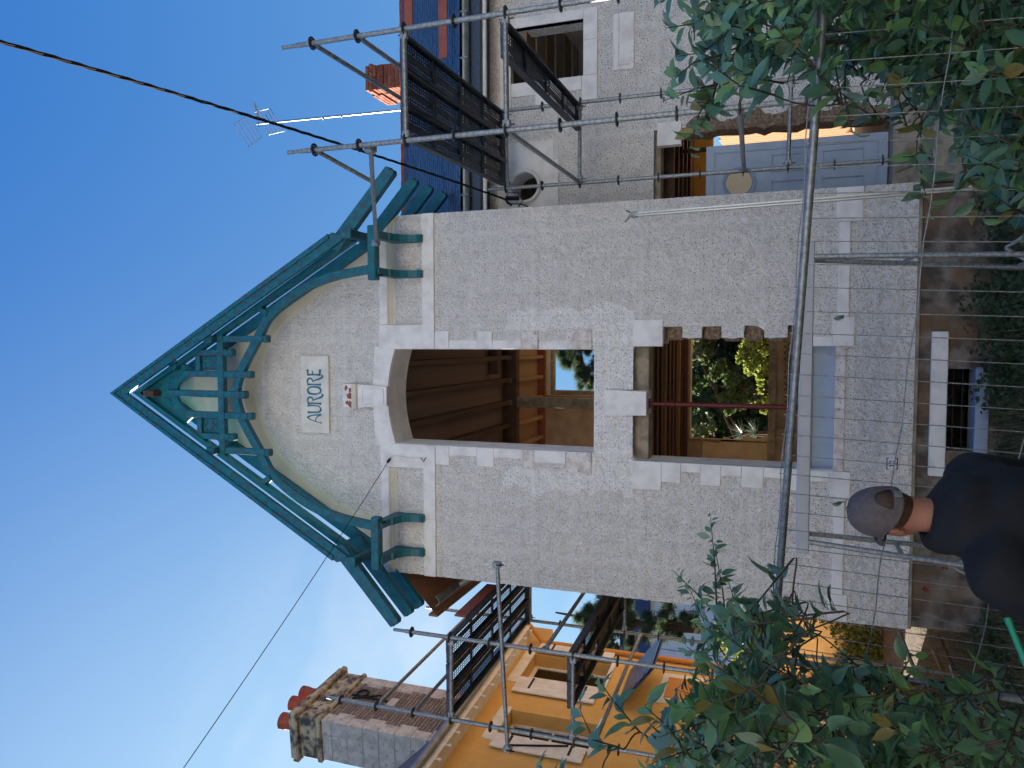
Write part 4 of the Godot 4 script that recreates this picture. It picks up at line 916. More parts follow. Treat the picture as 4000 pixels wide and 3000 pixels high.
func scaffold_right():
	var sc := thing("scaffold", "galvanised scaffold bay with perforated decks in front of the slate roofed wing", "scaffold")
	var f2 := Vector2(2.61, 2.55); var f1 := Vector2(3.62, 2.58); var b4 := Vector2(2.75, -0.50); var b3 := Vector2(3.72, -0.38)
	standard(sc, f2.x, f2.y, gy(f2.x, f2.y), 6.40, 6.09); standard(sc, f1.x, f1.y, gy(f1.x, f1.y), 6.42, 6.08)
	standard(sc, b4.x, b4.y, -0.45, 5.45, 5.20); standard(sc, b3.x, b3.y, -0.45, 5.45, 5.16)
	var P := func(q: Vector2, y: float): return Vector3(q.x, y, q.y)
	for y in [5.085, 4.085]: ledger(sc, P.call(f2, y), P.call(f1, y))
	for y in [6.08, 5.58]: ledger(sc, P.call(f1, y), Vector3(3.70, y + 0.08, -0.40))
	ledger(sc, P.call(b4, 4.20), P.call(b3, 4.17)); ledger(sc, P.call(b4, 1.70), P.call(b3, 1.68)); ledger(sc, P.call(b4, 5.18), P.call(b3, 5.16))
	ledger(sc, P.call(f2, 4.085), P.call(b4, 4.19)); ledger(sc, P.call(f2, 2.09), P.call(b4, 2.19)); ledger(sc, P.call(f1, 2.09), P.call(b3, 2.17))
	for i in 3:
		var t := (i + 0.5) / 3.0
		plank(sc, Vector3(lerp(f2.x + 0.02, f1.x - 0.02, t), 5.15, 2.53), Vector3(lerp(b4.x + 0.02, b3.x - 0.02, t), 5.24, -0.42))
	plank(sc, Vector3(3.42, 4.15, 2.53), Vector3(3.54, 4.23, -0.42))
	# short guard rail and the tie tube clamped to the gable's hammer beam
	var cpl := on_z(1448, 580, 2.45); var hit := on_z(1470, 950, 0.69)
	tube(sc, "tie_tube", cpl, hit + (hit - cpl).normalized() * 0.05, 0.0242, M.galvanised, 12)
	box(sc, "coupler", cpl - Vector3(0.05, 0.05, 0.05), cpl + Vector3(0.05, 0.05, 0.06), M.galvanised, 0.02)
	box(sc, "coupler", hit - Vector3(0.04, 0.05, 0.03), hit + Vector3(0.04, 0.05, 0.05), M.galvanised, 0.015)
	tube(sc, "guard_stub", Vector3(f2.x, 6.09, f2.y), cpl.lerp(hit, 0.30), 0.022, M.galvanised, 12)
	# red-ended boards
	var tb := beam(sc, "toe_board", Vector3(2.82, 5.33, -0.36), Vector3(3.40, 5.34, -0.30), 0.15, 0.03, M.plain_board)
	beam(sc, "toe_board_end", Vector3(3.40, 5.34, -0.30), Vector3(3.60, 5.345, -0.28), 0.15, 0.0305, M.red_board)
	for q in [[1597, 0, 100, 6.0], [1733, 0, 228, 6.0]]:
		var a := on_z(q[0], q[2], -0.34); var b := a + Vector3(2.6, 0.02, 0)
		beam(sc, "guard_board", a, b, 0.125, 0.03, M.red_board)
	standard(sc, 6.70, -0.38, -0.45, 7.2, 6.66)
	standard(sc, 5.62, -0.30, -0.45, 7.2, 6.66)

func scaffold_left():
	var sc := thing("scaffold", "scaffold bay with slotted steel decks between the white house and the ochre house", "scaffold")
	var q1 := Vector2(-3.73, 1.05); var q2 := Vector2(-2.75, 1.03); var zb := -1.95
	var q4 := Vector2(-3.60, zb); var q3 := Vector2(-2.62, zb)
	standard(sc, q1.x, q1.y, -0.45, 7.05, 6.84); standard(sc, q2.x, q2.y, -0.45, 6.10, 5.86)
	standard(sc, q4.x, q4.y, -0.45, on_z(1665, 2364, zb).y, 6.86); standard(sc, q3.x, q3.y, -0.45, 6.1, 5.84)
	var P := func(q: Vector2, y: float): return Vector3(q.x, y, q.y)
	for y in [5.34, 3.86]: ledger(sc, P.call(q1, y), P.call(q2, y)); ledger(sc, P.call(q3, y), P.call(q4, y))
	for y in [6.34, 5.84]: ledger(sc, P.call(q1, y), P.call(q4, y))
	ledger(sc, P.call(q1, 3.62), P.call(q4, 3.62)); ledger(sc, P.call(q2, 4.2), P.call(q3, 4.2)); ledger(sc, P.call(q2, 1.86), P.call(q3, 1.86))
	for i in 3:
		var t := (i + 0.5) / 3.0
		plank(sc, Vector3(lerp(q1.x, q2.x, t), 5.41, 1.03), Vector3(lerp(q4.x, q3.x, t), 5.41, zb + 0.03), true)
	for x in [0.52, 0.84]: plank(sc, Vector3(lerp(q1.x, q2.x, x), 3.93, 1.03), Vector3(lerp(q4.x, q3.x, x), 3.93, zb + 0.03))
	beam(sc, "toe_board", Vector3(-2.74, 5.51, 0.38), Vector3(-2.69, 5.51, -0.75), 0.16, 0.03, M.red_board)
	var a := on_z(1942, 2205, 1.10); var b := on_z(1983, 2925, 1.10)
	tube(sc, "cross_tube", a, b, 0.0242, M.galvanised, 12)
	for p in [a, b]:
		box(sc, "coupler", p - Vector3(0.035, 0.05, 0.04), p + Vector3(0.035, 0.05, 0.04), M.galvanised, 0.015)
		tube(sc, "coupler_bolt", p + Vector3(0, 0, 0.04), p + Vector3(0.02, -0.10, 0.06), 0.008, M.iron, 6)

func prop_and_profile():
	var pr := thing("steel_prop", "dark red adjustable steel prop standing in the lower window", "prop", on_z(3100, 1591, -0.16))
	var top := on_z(2526, 1577, -0.16) - pr.position; var hgt := top.y
	pr.position.y = 1.452; hgt = 3.233 - 1.452
	tube(pr, "outer_tube", Vector3(0, 0.01, 0), Vector3(0, hgt * 0.80, 0), 0.029, M.prop_red, 14)
	tube(pr, "inner_tube", Vector3(0, hgt * 0.80, 0), Vector3(0, hgt - 0.008, 0), 0.0235, M.prop_red, 14)
	tube(pr, "collar", Vector3(0, hgt * 0.79, 0), Vector3(0, hgt * 0.86, 0), 0.036, M.prop_red, 14)
	tube(pr, "handle", Vector3(-0.07, hgt * 0.82, 0.03), Vector3(0.05, hgt * 0.83, 0.035), 0.006, M.iron, 6)
	box(pr, "foot_plate", Vector3(-0.06, 0, -0.06), Vector3(0.06, 0.01, 0.06), M.prop_red, 0.002); box(pr, "head_plate", Vector3(-0.06, hgt - 0.008, -0.06), Vector3(0.06, hgt, 0.06), M.prop_red, 0.002)
	var a := on_z(2485, 838, 0.34); var b := Vector3(a.x + 0.03, -0.43, 0.62)
	var al := thing("aluminium_prop", "pale metal shoring strut with a claw head leaning on the white facade", "strut", b)
	beam(al, "box_section", Vector3(0, 0.02, 0), a - b, 0.05, 0.05, M.aluminium, Vector3(0, 0, 1), 0.004)
	beam(al, "rib", Vector3(0, 0.05, 0.03), a - b + Vector3(0, 0, 0.03), 0.012, 0.012, M.galvanised, Vector3(0, 0, 1), 0.002)
	var t := a - b
	box(al, "claw", t + Vector3(-0.035, -0.02, -0.03), t + Vector3(0.03, 0.06, 0.03), M.galvanised, 0.01)
	beam(al, "claw_arm", t + Vector3(0.0, 0.05, 0.03), t + Vector3(-0.09, 0.12, 0.05), 0.028, 0.02, M.galvanised); tube(al, "hook", t + Vector3(0.02, 0.06, 0.03), t + Vector3(0.05, 0.11, 0.03), 0.008, M.iron, 6)

func work_platform():
	var L := on_z(3128, 2160, 2.25); var R := on_z(3165, 945, 2.25); var y := (L.y + R.y) / 2.0
	var wp := thing("trestle_platform", "aluminium plank platform on tube trestles in front of the lower window", "platform", Vector3(L.x, -0.44, 2.1))
	var w := R.x - L.x; var h := y + 0.44
	box(wp, "plank_edge", Vector3(0, h - 0.05, 0.13), Vector3(w, h + 0.05, 0.17), M.door_grey, 0.01)
	box(wp, "plank_edge", Vector3(0, h - 0.05, -0.17), Vector3(w, h + 0.05, -0.13), M.door_grey, 0.01)
	box(wp, "deck", Vector3(0.01, h + 0.01, -0.129), Vector3(w - 0.01, h + 0.035, 0.129), M.plain_board, 0.004)
	for x in [0.10, w - 0.12]:
		for s in [-1.0, 1.0]:
			tube(wp, "leg", Vector3(x - 0.10 + 0.02 * s, 0, s * 0.42), Vector3(x, h - 0.05, s * 0.15), 0.022, M.galvanised, 10)
		tube(wp, "cross_bar", Vector3(x - 0.04, h * 0.62, 0.252), Vector3(x - 0.04, h * 0.62, -0.252), 0.018, M.galvanised, 10)
		tube(wp, "cross_bar", Vector3(x - 0.08, 0.35, 0.37), Vector3(x - 0.08, 0.35, -0.37), 0.018, M.galvanised, 10)
	for s in [-1.0, 1.0]:
		tube(wp, "brace", Vector3(w - 0.13, 0.62, 0.33), Vector3(w - 0.13 + s * 0.42, 0.02, 0.36), 0.016, M.galvanised, 10)
		tube(wp, "brace", Vector3(0.04, 0.9, 0.29), Vector3(0.04 + s * 0.32, 0.30, 0.36), 0.016, M.galvanised, 10)

func site_fence():
	var a := at_depth(3020, 2572, 4.25); var b := at_depth(3238, -230, 3.0)
	var ex := (b - a).normalized(); var up := (Vector3.UP - ex * ex.y).normalized(); var n := ex.cross(up); var w := a.distance_to(b)
	var fe := thing("fence_panel", "mobile site fence panel of grey tube and thin wire mesh before the house", "fence", a)
	fe.transform = Transform3D(Basis(ex, up, n), a)
	tube(fe, "top_tube", Vector3(0, 0, 0), Vector3(w, 0, 0), 0.0195, M.galvanised, 14)
	for x in [0.0, w]:
		tube(fe, "post", Vector3(x, -2.0, 0), Vector3(x, 0.015, 0), 0.021, M.galvanised, 14)
		box(fe, "foot_block", Vector3(x - 0.32, -2.1, -0.11), Vector3(x + 0.32, -1.96, 0.11), M.concrete, 0.03)
	tube(fe, "bottom_tube", Vector3(0, -1.88, 0), Vector3(w, -1.88, 0), 0.0195, M.galvanised, 14)
	tube(fe, "joint_sleeve", Vector3(0, -0.95, 0), Vector3(0, -0.78, 0), 0.026, M.iron, 12)
	rng.seed = 90
	var st := stool(); add_sweep(st, [Vector3(0, -0.94, 0), Vector3(0, 0.0, 0), Vector3(0, 0.94, 0)], [0.0026], 5); var vm := st.commit()
	var k := 0.10
	while k < w:
		mi(fe, "vertical_wire", vm, M.galvanised, Transform3D(Basis(Vector3(0, 0, 1), rng.randf_range(-0.006, 0.006)), Vector3(k, -0.90, 0.012))); k += 0.107
	for y in [0.028, -0.47, -0.97, -1.46]:
		var p := []
		for i in 25: p.append(Vector3(w * i / 24.0, y + 0.006 * sin(i * 1.7) - (0.012 * sin(PI * i / 24.0) if y < 0 else 0.0), 0.016))
		wire(fe, "horizontal_wire", p, 0.0030, M.galvanised, 6)

func cables():
	var a := on_z(1972, 778, -0.80); var far := at_depth(-420, 40, 4.6)
	var pts := sag(far, a, 0.12, 90); var st := stool(); var run: Vector3 = (pts[0] - pts[1]).normalized()
	for i in 60: pts.push_front(pts[0] + run * 0.14)
	for k in 3:
		var q := []
		for i in pts.size():
			var an := i * 0.9 + TAU * k / 3.0
			q.append(pts[i] + Vector3(cos(an) * 0.5, sin(an), cos(an) * 0.3).normalized() * 0.009)
		add_sweep(st, q, [0.0085], 6)
	tag(mi(self, "power_cable", st.commit(), M.cable), "thick twisted black cable coming down to the wing beside the round window", "cable")
	var ins := thing("cable_anchor", "black iron cable anchor by the round wing window", "bracket", a)
	tube(ins, "arm", Vector3(0, 0, 0), Vector3(-0.05, -0.02, -0.2), 0.014, M.iron, 8); tube(ins, "insulator", Vector3(0.01, -0.02, 0.0), Vector3(0.0, -0.20, 0.0), 0.03, M.iron, 10)
	wire(ins, "loop", [Vector3(0, 0.0, 0), Vector3(0.08, -0.06, 0.02), Vector3(0.07, -0.2, 0.02), Vector3(-0.04, -0.26, 0.0), Vector3(-0.10, -0.16, -0.1)], 0.007, M.cable, 6)
	wire(ins, "loop", [Vector3(0, 0.0, 0), Vector3(-0.07, -0.05, 0.03), Vector3(-0.08, -0.22, 0.0), Vector3(-0.10, -0.3, -0.1)], 0.007, M.cable, 6)
	var e := on_z(1527, 1786, 0.05); var f := at_depth(380, 3480, 6.5)
	var tp := sag(f, e, 0.05, 24); tp.push_front(tp[0] + (tp[0] - tp[1]).normalized() * 30.0)
	tag(wire(self, "thin_cable", tp, 0.0045, M.cable, 6), "thin dark wire running up and away from the upper window corner", "cable")
	var cl := thing("cable_clamp", "small black clamp with loose wire ends at the upper window corner", "clamp", e)
	var d := (f - e).normalized()
	beam(cl, "clamp_body", d * 0.03, d * 0.10, 0.035, 0.03, M.black)
	wire(cl, "loose_end", [Vector3(0, 0, 0), Vector3(0.03, -0.06, 0.01), Vector3(0.02, -0.16, 0.0), Vector3(0.0, -0.30, 0.01), Vector3(0.015, -0.45, 0.01)], 0.005, M.white_paint, 5)
	wire(cl, "loose_end", [Vector3(0.015, -0.45, 0.01), Vector3(-0.03, -0.50, 0.03), Vector3(0.03, -0.54, 0.04)], 0.006, M.black, 5)

func antenna():
	var b := on_z(1560, 431, -3.35); var t := on_z(1020, 477, -3.35)
	var an := thing("tv_antenna", "sunlit aluminium television antenna on a thin mast above the slate roof", "antenna", Vector3(b.x, 7.75, b.z))
	var o := an.position; var top := t - o; top.x = 0.06; top.z = 0
	tube(an, "mast", Vector3.ZERO, top + Vector3(0, 0.1, 0), 0.02, M.aluminium, 10)
	for y in [0.75, 0.95, 1.3, 1.7, 2.1]: tube(an, "mast_band", Vector3(0.01, y, 0), Vector3(0.012, y + 0.02, 0), 0.024, M.galvanised, 10)
	# boom and directors run towards the right and the back; two grid reflectors
	var c := top + Vector3(0, 0.06, 0); var bd := Vector3(0.45, 0.33, -0.35).normalized(); var side := bd.cross(Vector3.UP).normalized(); var bu := side.cross(bd)
	tube(an, "boom", c - bd * 0.12, c + bd * 0.80, 0.012, M.aluminium, 8)
	for i in 9:
		var p := c + bd * (0.18 + i * 0.072); tube(an, "director", p - side * 0.09, p + side * 0.09, 0.0055, M.aluminium, 6)
	for s in [-1.0, 1.0]:
		var g := grp(an, "reflector_grid"); var g0: Vector3 = c - bd * 0.05 + bu * s * 0.05; var gd: Vector3 = (bu * s - bd * 0.35).normalized()
		for i in 5: tube(g, "grid_bar", g0 + gd * (0.04 + i * 0.075) - side * 0.26, g0 + gd * (0.04 + i * 0.075) + side * 0.26, 0.006, M.aluminium, 6)
		for e in [-0.26, 0.26]: tube(g, "grid_rail", g0 + gd * 0.02 + side * e, g0 + gd * 0.36 + side * e, 0.006, M.galvanised, 6)

# ---------- the ochre house next door
func hit_local(X: float, Y: float, xf: Transform3D, lx: float) -> Vector3:
	var inv := xf.affine_inverse(); var o := inv * EYE; var d := inv.basis * ray(X, Y)
	return o + d * ((lx - o.x) / d.x)
func ochre_house():
	var h := thing("ochre_house", "ochre rendered house with white shutters and a slate roof beyond the left scaffold", "house", Vector3(-5.43, -0.45, -0.56), -0.080)
	var xf := Transform3D(Basis(Vector3.UP, -0.080), h.position); var ey := 6.95  # local eave height
	var A := func(x, y): return Vector2(1700 + x / 1.843, 2100 + y / 1.843)
	var q := func(x, y, lx := -0.30):
		var p: Vector2 = A.call(x, y); return hit_local(p.x, p.y, xf, lx)
	var ze: float = q.call(700, 740).z; var zn := 6.5; var wx := -0.30  # near end lengthened out of view to keep sun off the bushes
	# windows: [lintel near, far, sill y]
	var l0: Vector3 = q.call(600, 1010); var l1: Vector3 = q.call(742, 842); var t0: Vector3 = q.call(735, 925)
	var w1 := [l1.z, l0.z, l0.y - 1.55, l0.y - 0.02]                  # z far, z near, y low, y high
	var m0: Vector3 = q.call(430, 1415); var m1: Vector3 = q.call(585, 1245)
	var w2 := [m1.z, m0.z, m0.y - 1.55, m0.y - 0.02]
	var walls := grp(h, "wall")
	var pan := func(y0, y1, za, zb): box(walls, "render", Vector3(wx - 0.35, y0, za), Vector3(wx, y1, zb), M.ochre, 0.0)
	pan.call(-0.6, w1[2], ze, w1[1]); pan.call(w1[3], ey, ze, w1[1]); pan.call(w1[2], w1[3], ze, w1[0])
	pan.call(-0.6, ey, w1[1], w2[0]); pan.call(-0.6, w2[2], w2[0], w2[1]); pan.call(w2[3], ey, w2[0], w2[1]); pan.call(-0.6, ey, w2[1], zn)
	box(walls, "render", Vector3(-7.0, -0.6, ze), Vector3(wx - 0.35, ey, ze + 0.3), M.ochre, 0.0)
	box(walls, "render", Vector3(-7.0, -0.6, zn - 0.3), Vector3(wx - 0.35, ey, zn), M.ochre, 0.0)
	var n := 0
	for w in [w1, w2]:
		var win := grp(h, "window")
		box(win, "lintel", Vector3(wx - 0.02, w[3] - 0.0, w[0] - 0.06), Vector3(wx + 0.02, w[3] + 0.20, w[1] + 0.16), M.white_paint, 0.006)
		box(win, "sill", Vector3(wx - 0.3, w[2] - 0.08, w[0] - 0.1), Vector3(wx + 0.06, w[2], w[1] + 0.1), M.white_paint, 0.01)
		var fx := wx - 0.24; var zc: float = (w[0] + w[1]) / 2
		for z in [[w[0], w[0] + 0.07], [zc - 0.05, zc + 0.05], [w[1] - 0.07, w[1]]]: box(win, "frame", Vector3(fx - 0.05, w[2], z[0]), Vector3(fx, w[3], z[1]), M.white_paint, 0.004)
		for y in [[w[2], w[2] + 0.08], [lerp(w[2], w[3], 0.5) - 0.02, lerp(w[2], w[3], 0.5) + 0.02], [w[3] - 0.08, w[3]]]: box(win, "rail", Vector3(fx - 0.045, y[0], w[0] + 0.07), Vector3(fx - 0.004, y[1], w[1] - 0.07), M.white_paint, 0.004)
		for s in [[w[0] + 0.07, zc - 0.05], [zc + 0.05, w[1] - 0.07]]: box(win, "pane", Vector3(fx - 0.03, w[2] + 0.08, s[0]), Vector3(fx - 0.025, w[3] - 0.08, s[1]), M.glass_dark, 0.0)
		box(win, "room", Vector3(fx - 2.2, w[2] - 0.6, w[0] - 0.6), Vector3(fx - 2.1, w[3] + 0.3, w[1] + 0.6), M.inner_plaster, 0.0)
		for y in [w[2] - 0.65, w[3] + 0.3]: box(win, "room", Vector3(fx - 2.2, y, w[0] - 0.6), Vector3(wx - 0.36, y + 0.05, w[1] + 0.6), M.inner_plaster, 0.0)
		for z in [w[0] - 0.65, w[1] + 0.6]: box(win, "room", Vector3(fx - 2.2, w[2] - 0.6, z), Vector3(wx - 0.36, w[3] + 0.3, z + 0.05), M.inner_plaster, 0.0)
		var half: float = (w[1] - w[0]) * 0.5
		for s in ([-1.0, 1.0] if n == 0 else [1.0]):
			var sh := grp(h, "shutter"); var z0: float = w[1] + 0.02 if s > 0 else w[0] - 0.02 - half * 0.95; var z1 := z0 + half * 0.95
			if n == 0 and s > 0: z1 = z0 + half * 1.05
			var nb := 4
			for i in nb: box(sh, "board", Vector3(wx + 0.03, w[2] + 0.02, lerp(z0, z1, i / 4.0) + 0.001), Vector3(wx + 0.06, w[3] - 0.02, lerp(z0, z1, (i + 1) / 4.0) - 0.001), M.white_paint, 0.004)
			for y in [w[2] + 0.25, w[3] - 0.3]: box(sh, "strap", Vector3(wx + 0.06, y - 0.02, z0 + 0.02), Vector3(wx + 0.068, y + 0.02, lerp(z0, z1, 0.75)), M.iron, 0.002)
			if n == 1: beam(sh, "brace", Vector3(wx + 0.066, w[2] + 0.3, z0 + 0.05), Vector3(wx + 0.066, w[3] - 0.35, z1 - 0.06), 0.05, 0.012, M.iron, Vector3.RIGHT)
		n += 1
	# eave with gutter, string of bulbs
	var ev := grp(h, "eave")
	box(ev, "soffit", Vector3(wx, ey - 0.04, ze), Vector3(0.02, ey - 0.01, zn), M.white_paint, 0.0)
	box(ev, "fascia", Vector3(0.02, ey - 0.09, ze), Vector3(0.045, ey + 0.10, zn), M.white_paint, 0.006)
	tube(ev, "gutter", Vector3(0.10, ey + 0.05, ze), Vector3(0.10, ey + 0.05, zn), 0.065, M.zinc, 14)
	for i in 22:
		var z := ze + 0.25 + i * 0.36
		var bt := stool(); add_lathe(bt, [v2(0.0, -0.10), v2(0.018, -0.085), v2(0.022, -0.06), v2(0.012, -0.03), v2(0.010, 0.0), v2(0.0, 0.0)], 8); mi(ev, "bulb", bt.commit(), M.light_bulb_string, Transform3D(Basis(Vector3.RIGHT, 0.2 * sin(i * 2.3)), Vector3(0.035, ey - 0.09, z)))
	var dp: Vector3 = q.call(720, 720, -0.25)
	tube(h, "downpipe", Vector3(wx + 0.06, -0.4, ze + 0.12), Vector3(wx + 0.06, ey - 0.35, ze + 0.12), 0.045, M.pipe_ochre, 12)
	tube(h, "downpipe_elbow", Vector3(wx + 0.06, ey - 0.35, ze + 0.12), Vector3(0.08, ey - 0.02, ze + 0.02), 0.045, M.pipe_ochre, 12)
	# slate roof
	var rf := grp(h, "slate_roof"); var rl := 4.6; var d := Vector3(-0.70, 0.714, 0).normalized(); var nn := Vector3(d.y, -d.x, 0)
	var bs := stool(); add_prism(bs, PackedVector2Array([v2(0.06, ey + 0.02), v2(0.06 - rl * 0.70, ey + 0.02 + rl * 0.714), v2(-6.8, ey + 0.02)]), ze, zn); mi(rf, "roof_body", bs.commit(), M.slate_1)
	rng.seed = 17; var sm := box_mesh(Vector3(0.205, 0.008, 0.196), 0.002); var ex := stool(); var made := 0
	var y := 0.0; var cr := 0
	while y < rl:
		for i in 32:
			var z := -1.6 + (0.1 if cr % 2 else 0.0) + i * 0.2
			var tf := Transform3D(Basis(-d, nn, Vector3(0, 0, 1)).orthonormalized().rotated(Vector3(0, 0, 1), 0.03), Vector3(0.06, ey + 0.02, z) + d * (y + 0.1) + nn * 0.016)
			if made < 240 and z < 2.6 and z > -0.9: mi(rf, "slate", sm, M["slate_%d" % (rng.randi() % 3)], tf); made += 1
			else: add_box(ex, tf, Vector3(0.205, 0.008, 0.196), 0.0)
		y += 0.12; cr += 1
	mi(rf, "slates", ex.commit(), M.slate_2).set_meta("kind", "stuff")
	# big chimney: brick panels between stone quoins, sooty moulded cap, clay pots
	var C := func(x, y2, lx := -0.35):
		return hit_local(1050 + x / 2.949, 2550 + y2 / 2.949, xf, lx)
	var fx2 := -0.35; var nt: Vector3 = C.call(600, 780, fx2); var ft: Vector3 = C.call(1190, 290, fx2)
	var zN := nt.z; var zF := ft.z; var yT := nt.y; var yB := ey - 0.1; var dpt := 0.72
	var ch := grp(h, "chimney")
	box(ch, "core", Vector3(fx2 - dpt + 0.02, yB, zF + 0.02), Vector3(fx2 - 0.02, yT, zN - 0.02), M.mortar, 0.0)
	var yy := yB; var k := 0; rng.seed = 23
	while yy < yT - 0.01:
		var hq: float = min(0.30, yT - yy)
		for e in [[zN, -1.0], [zF, 1.0]]:
			var wd := 0.30 if k % 2 else 0.22
			box(ch, "quoin", Vector3(fx2 - 0.25, yy + 0.002, e[0]), Vector3(fx2 + 0.012, yy + hq - 0.002, e[0] + e[1] * wd), M.tuffeau, 0.01)
		box(ch, "side_stone", Vector3(fx2 - dpt, yy + 0.002, zN - 0.2), Vector3(fx2 - 0.252, yy + hq - 0.002, zN + 0.002), M.tuffeau, 0.01)
		yy += hq; k += 1
	yy = yB; k = 0
	var bricks := 0
	while yy < yT - 0.05:
		var z := zF + 0.18 + (0.0 if k % 2 else 0.11)
		while z < zN - 0.24:
			box(ch, "brick", Vector3(fx2 - 0.08, yy, z), Vector3(fx2 + 0.001 + rng.randf() * 0.005, yy + 0.054, min(z + 0.21, zN - 0.2)), M["grey_brick_%d" % (rng.randi() % 3)], 0.004)
			z += 0.222
		yy += 0.066; k += 1
	for s in [[0.0, 0.09, 0.05], [0.092, 0.44, 0.02], [0.442, 0.56, 0.10], [0.562, 0.62, 0.06]]:
		box(ch, "cap_course", Vector3(fx2 - dpt - s[2], yT + s[0], zF - s[2]), Vector3(fx2 + s[2], yT + s[1], zN + s[2]), M.tuffeau_sooty, 0.025)
	for e in [[0.20, 0.42, 0.14], [0.56, 0.60, 0.13], [0.80, 0.62, 0.13]]:
		var zz: float = lerp(zN, zF, e[0]); var pt := stool()
		add_lathe(pt, [v2(e[2] * 0.9, 0), v2(e[2], 0.02), v2(e[2] * 0.92, e[1] * 0.7), v2(e[2] * 1.05, e[1] * 0.85), v2(e[2] * 1.05, e[1]), v2(e[2] * 0.8, e[1]), v2(e[2] * 0.8, e[1] * 0.5)], 18); mi(ch, "chimney_pot", pt.commit(), M.terracotta, Transform3D(Basis.IDENTITY, Vector3(fx2 - dpt * 0.5, yT + 0.61, zz)))
	var r0: Vector3 = C.call(960, 480, fx2 + 0.03); var r1: Vector3 = C.call(1320, 510, fx2 + 0.03); var r2: Vector3 = C.call(1370, 560, fx2 + 0.03); var r3: Vector3 = C.call(1300, 490, fx2 + 0.03)
	tube(ch, "iron_tie", r0, r2, 0.02, M.iron, 6); tube(ch, "iron_tie", C.call(960, 520, fx2 + 0.03), r3, 0.018, M.iron, 6)
	var rp := []
	for i in 17: rp.append(C.call(1085, 465, fx2 + 0.04) + Vector3(0, cos(TAU * i / 16.0), sin(TAU * i / 16.0)) * 0.10)
	wire(ch, "iron_ring", rp, 0.022, M.iron, 6)
	box(ch, "vent", C.call(1430, 570, fx2 + 0.01) - Vector3(0.02, 0.08, 0.11), C.call(1430, 570, fx2 + 0.01) + Vector3(0.02, 0.08, 0.11), M.tuffeau, 0.01)
	# slate lean-to over the side door
	var lt := grp(h, "lean_to"); var p0: Vector3 = q.call(1490, 965); var p1: Vector3 = q.call(1225, 1205)
	var py: float = (p0.y + p1.y) / 2.0; var za := p0.z; var zb: float = max(p1.z, za + 1.3)
	var dd := Vector3(0.80, -0.60, 0); var nn2 := Vector3(0.6, 0.8, 0)
	for i in 8:
		var nz := int((zb - za) / 0.2)
		for j in nz: 
			var c := Vector3(wx, py, za + 0.1 + j * 0.2 + (0.1 if i % 2 else 0.0)) + dd * (0.06 + i * 0.12) + nn2 * 0.012
			mi(lt, "slate", sm, M["slate_%d" % (rng.randi() % 3)], Transform3D(Basis(dd, nn2, Vector3(0, 0, 1)).rotated(Vector3(0, 0, 1), 0.03), c))
	beam(lt, "boarding", Vector3(wx, py - 0.02, (za + zb) / 2), Vector3(wx, py - 0.02, (za + zb) / 2) + dd * 1.02, 0.02, zb - za + 0.1, M.slate_1, Vector3.UP)
	# ground-floor opening with a pale surround, mostly behind leaves
	var g0: Vector3 = q.call(1640, 1000)
	box(h, "side_door_surround", Vector3(wx - 0.02, -0.4, g0.z - 0.1), Vector3(wx + 0.03, g0.y, g0.z + 0.9), M.white_paint, 0.01)
	box(h, "side_door", Vector3(wx + 0.031, -0.4, g0.z + 0.06), Vector3(wx + 0.045, g0.y - 0.12, g0.z + 0.74), M.pipe_ochre, 0.004)
	# gable rebuild at the far end
	box(h, "far_dormer", Vector3(-1.4, ey - 0.3, ze - 0.8), Vector3(wx - 0.1, ey + 0.45, ze + 0.01), M.ochre, 0.01)

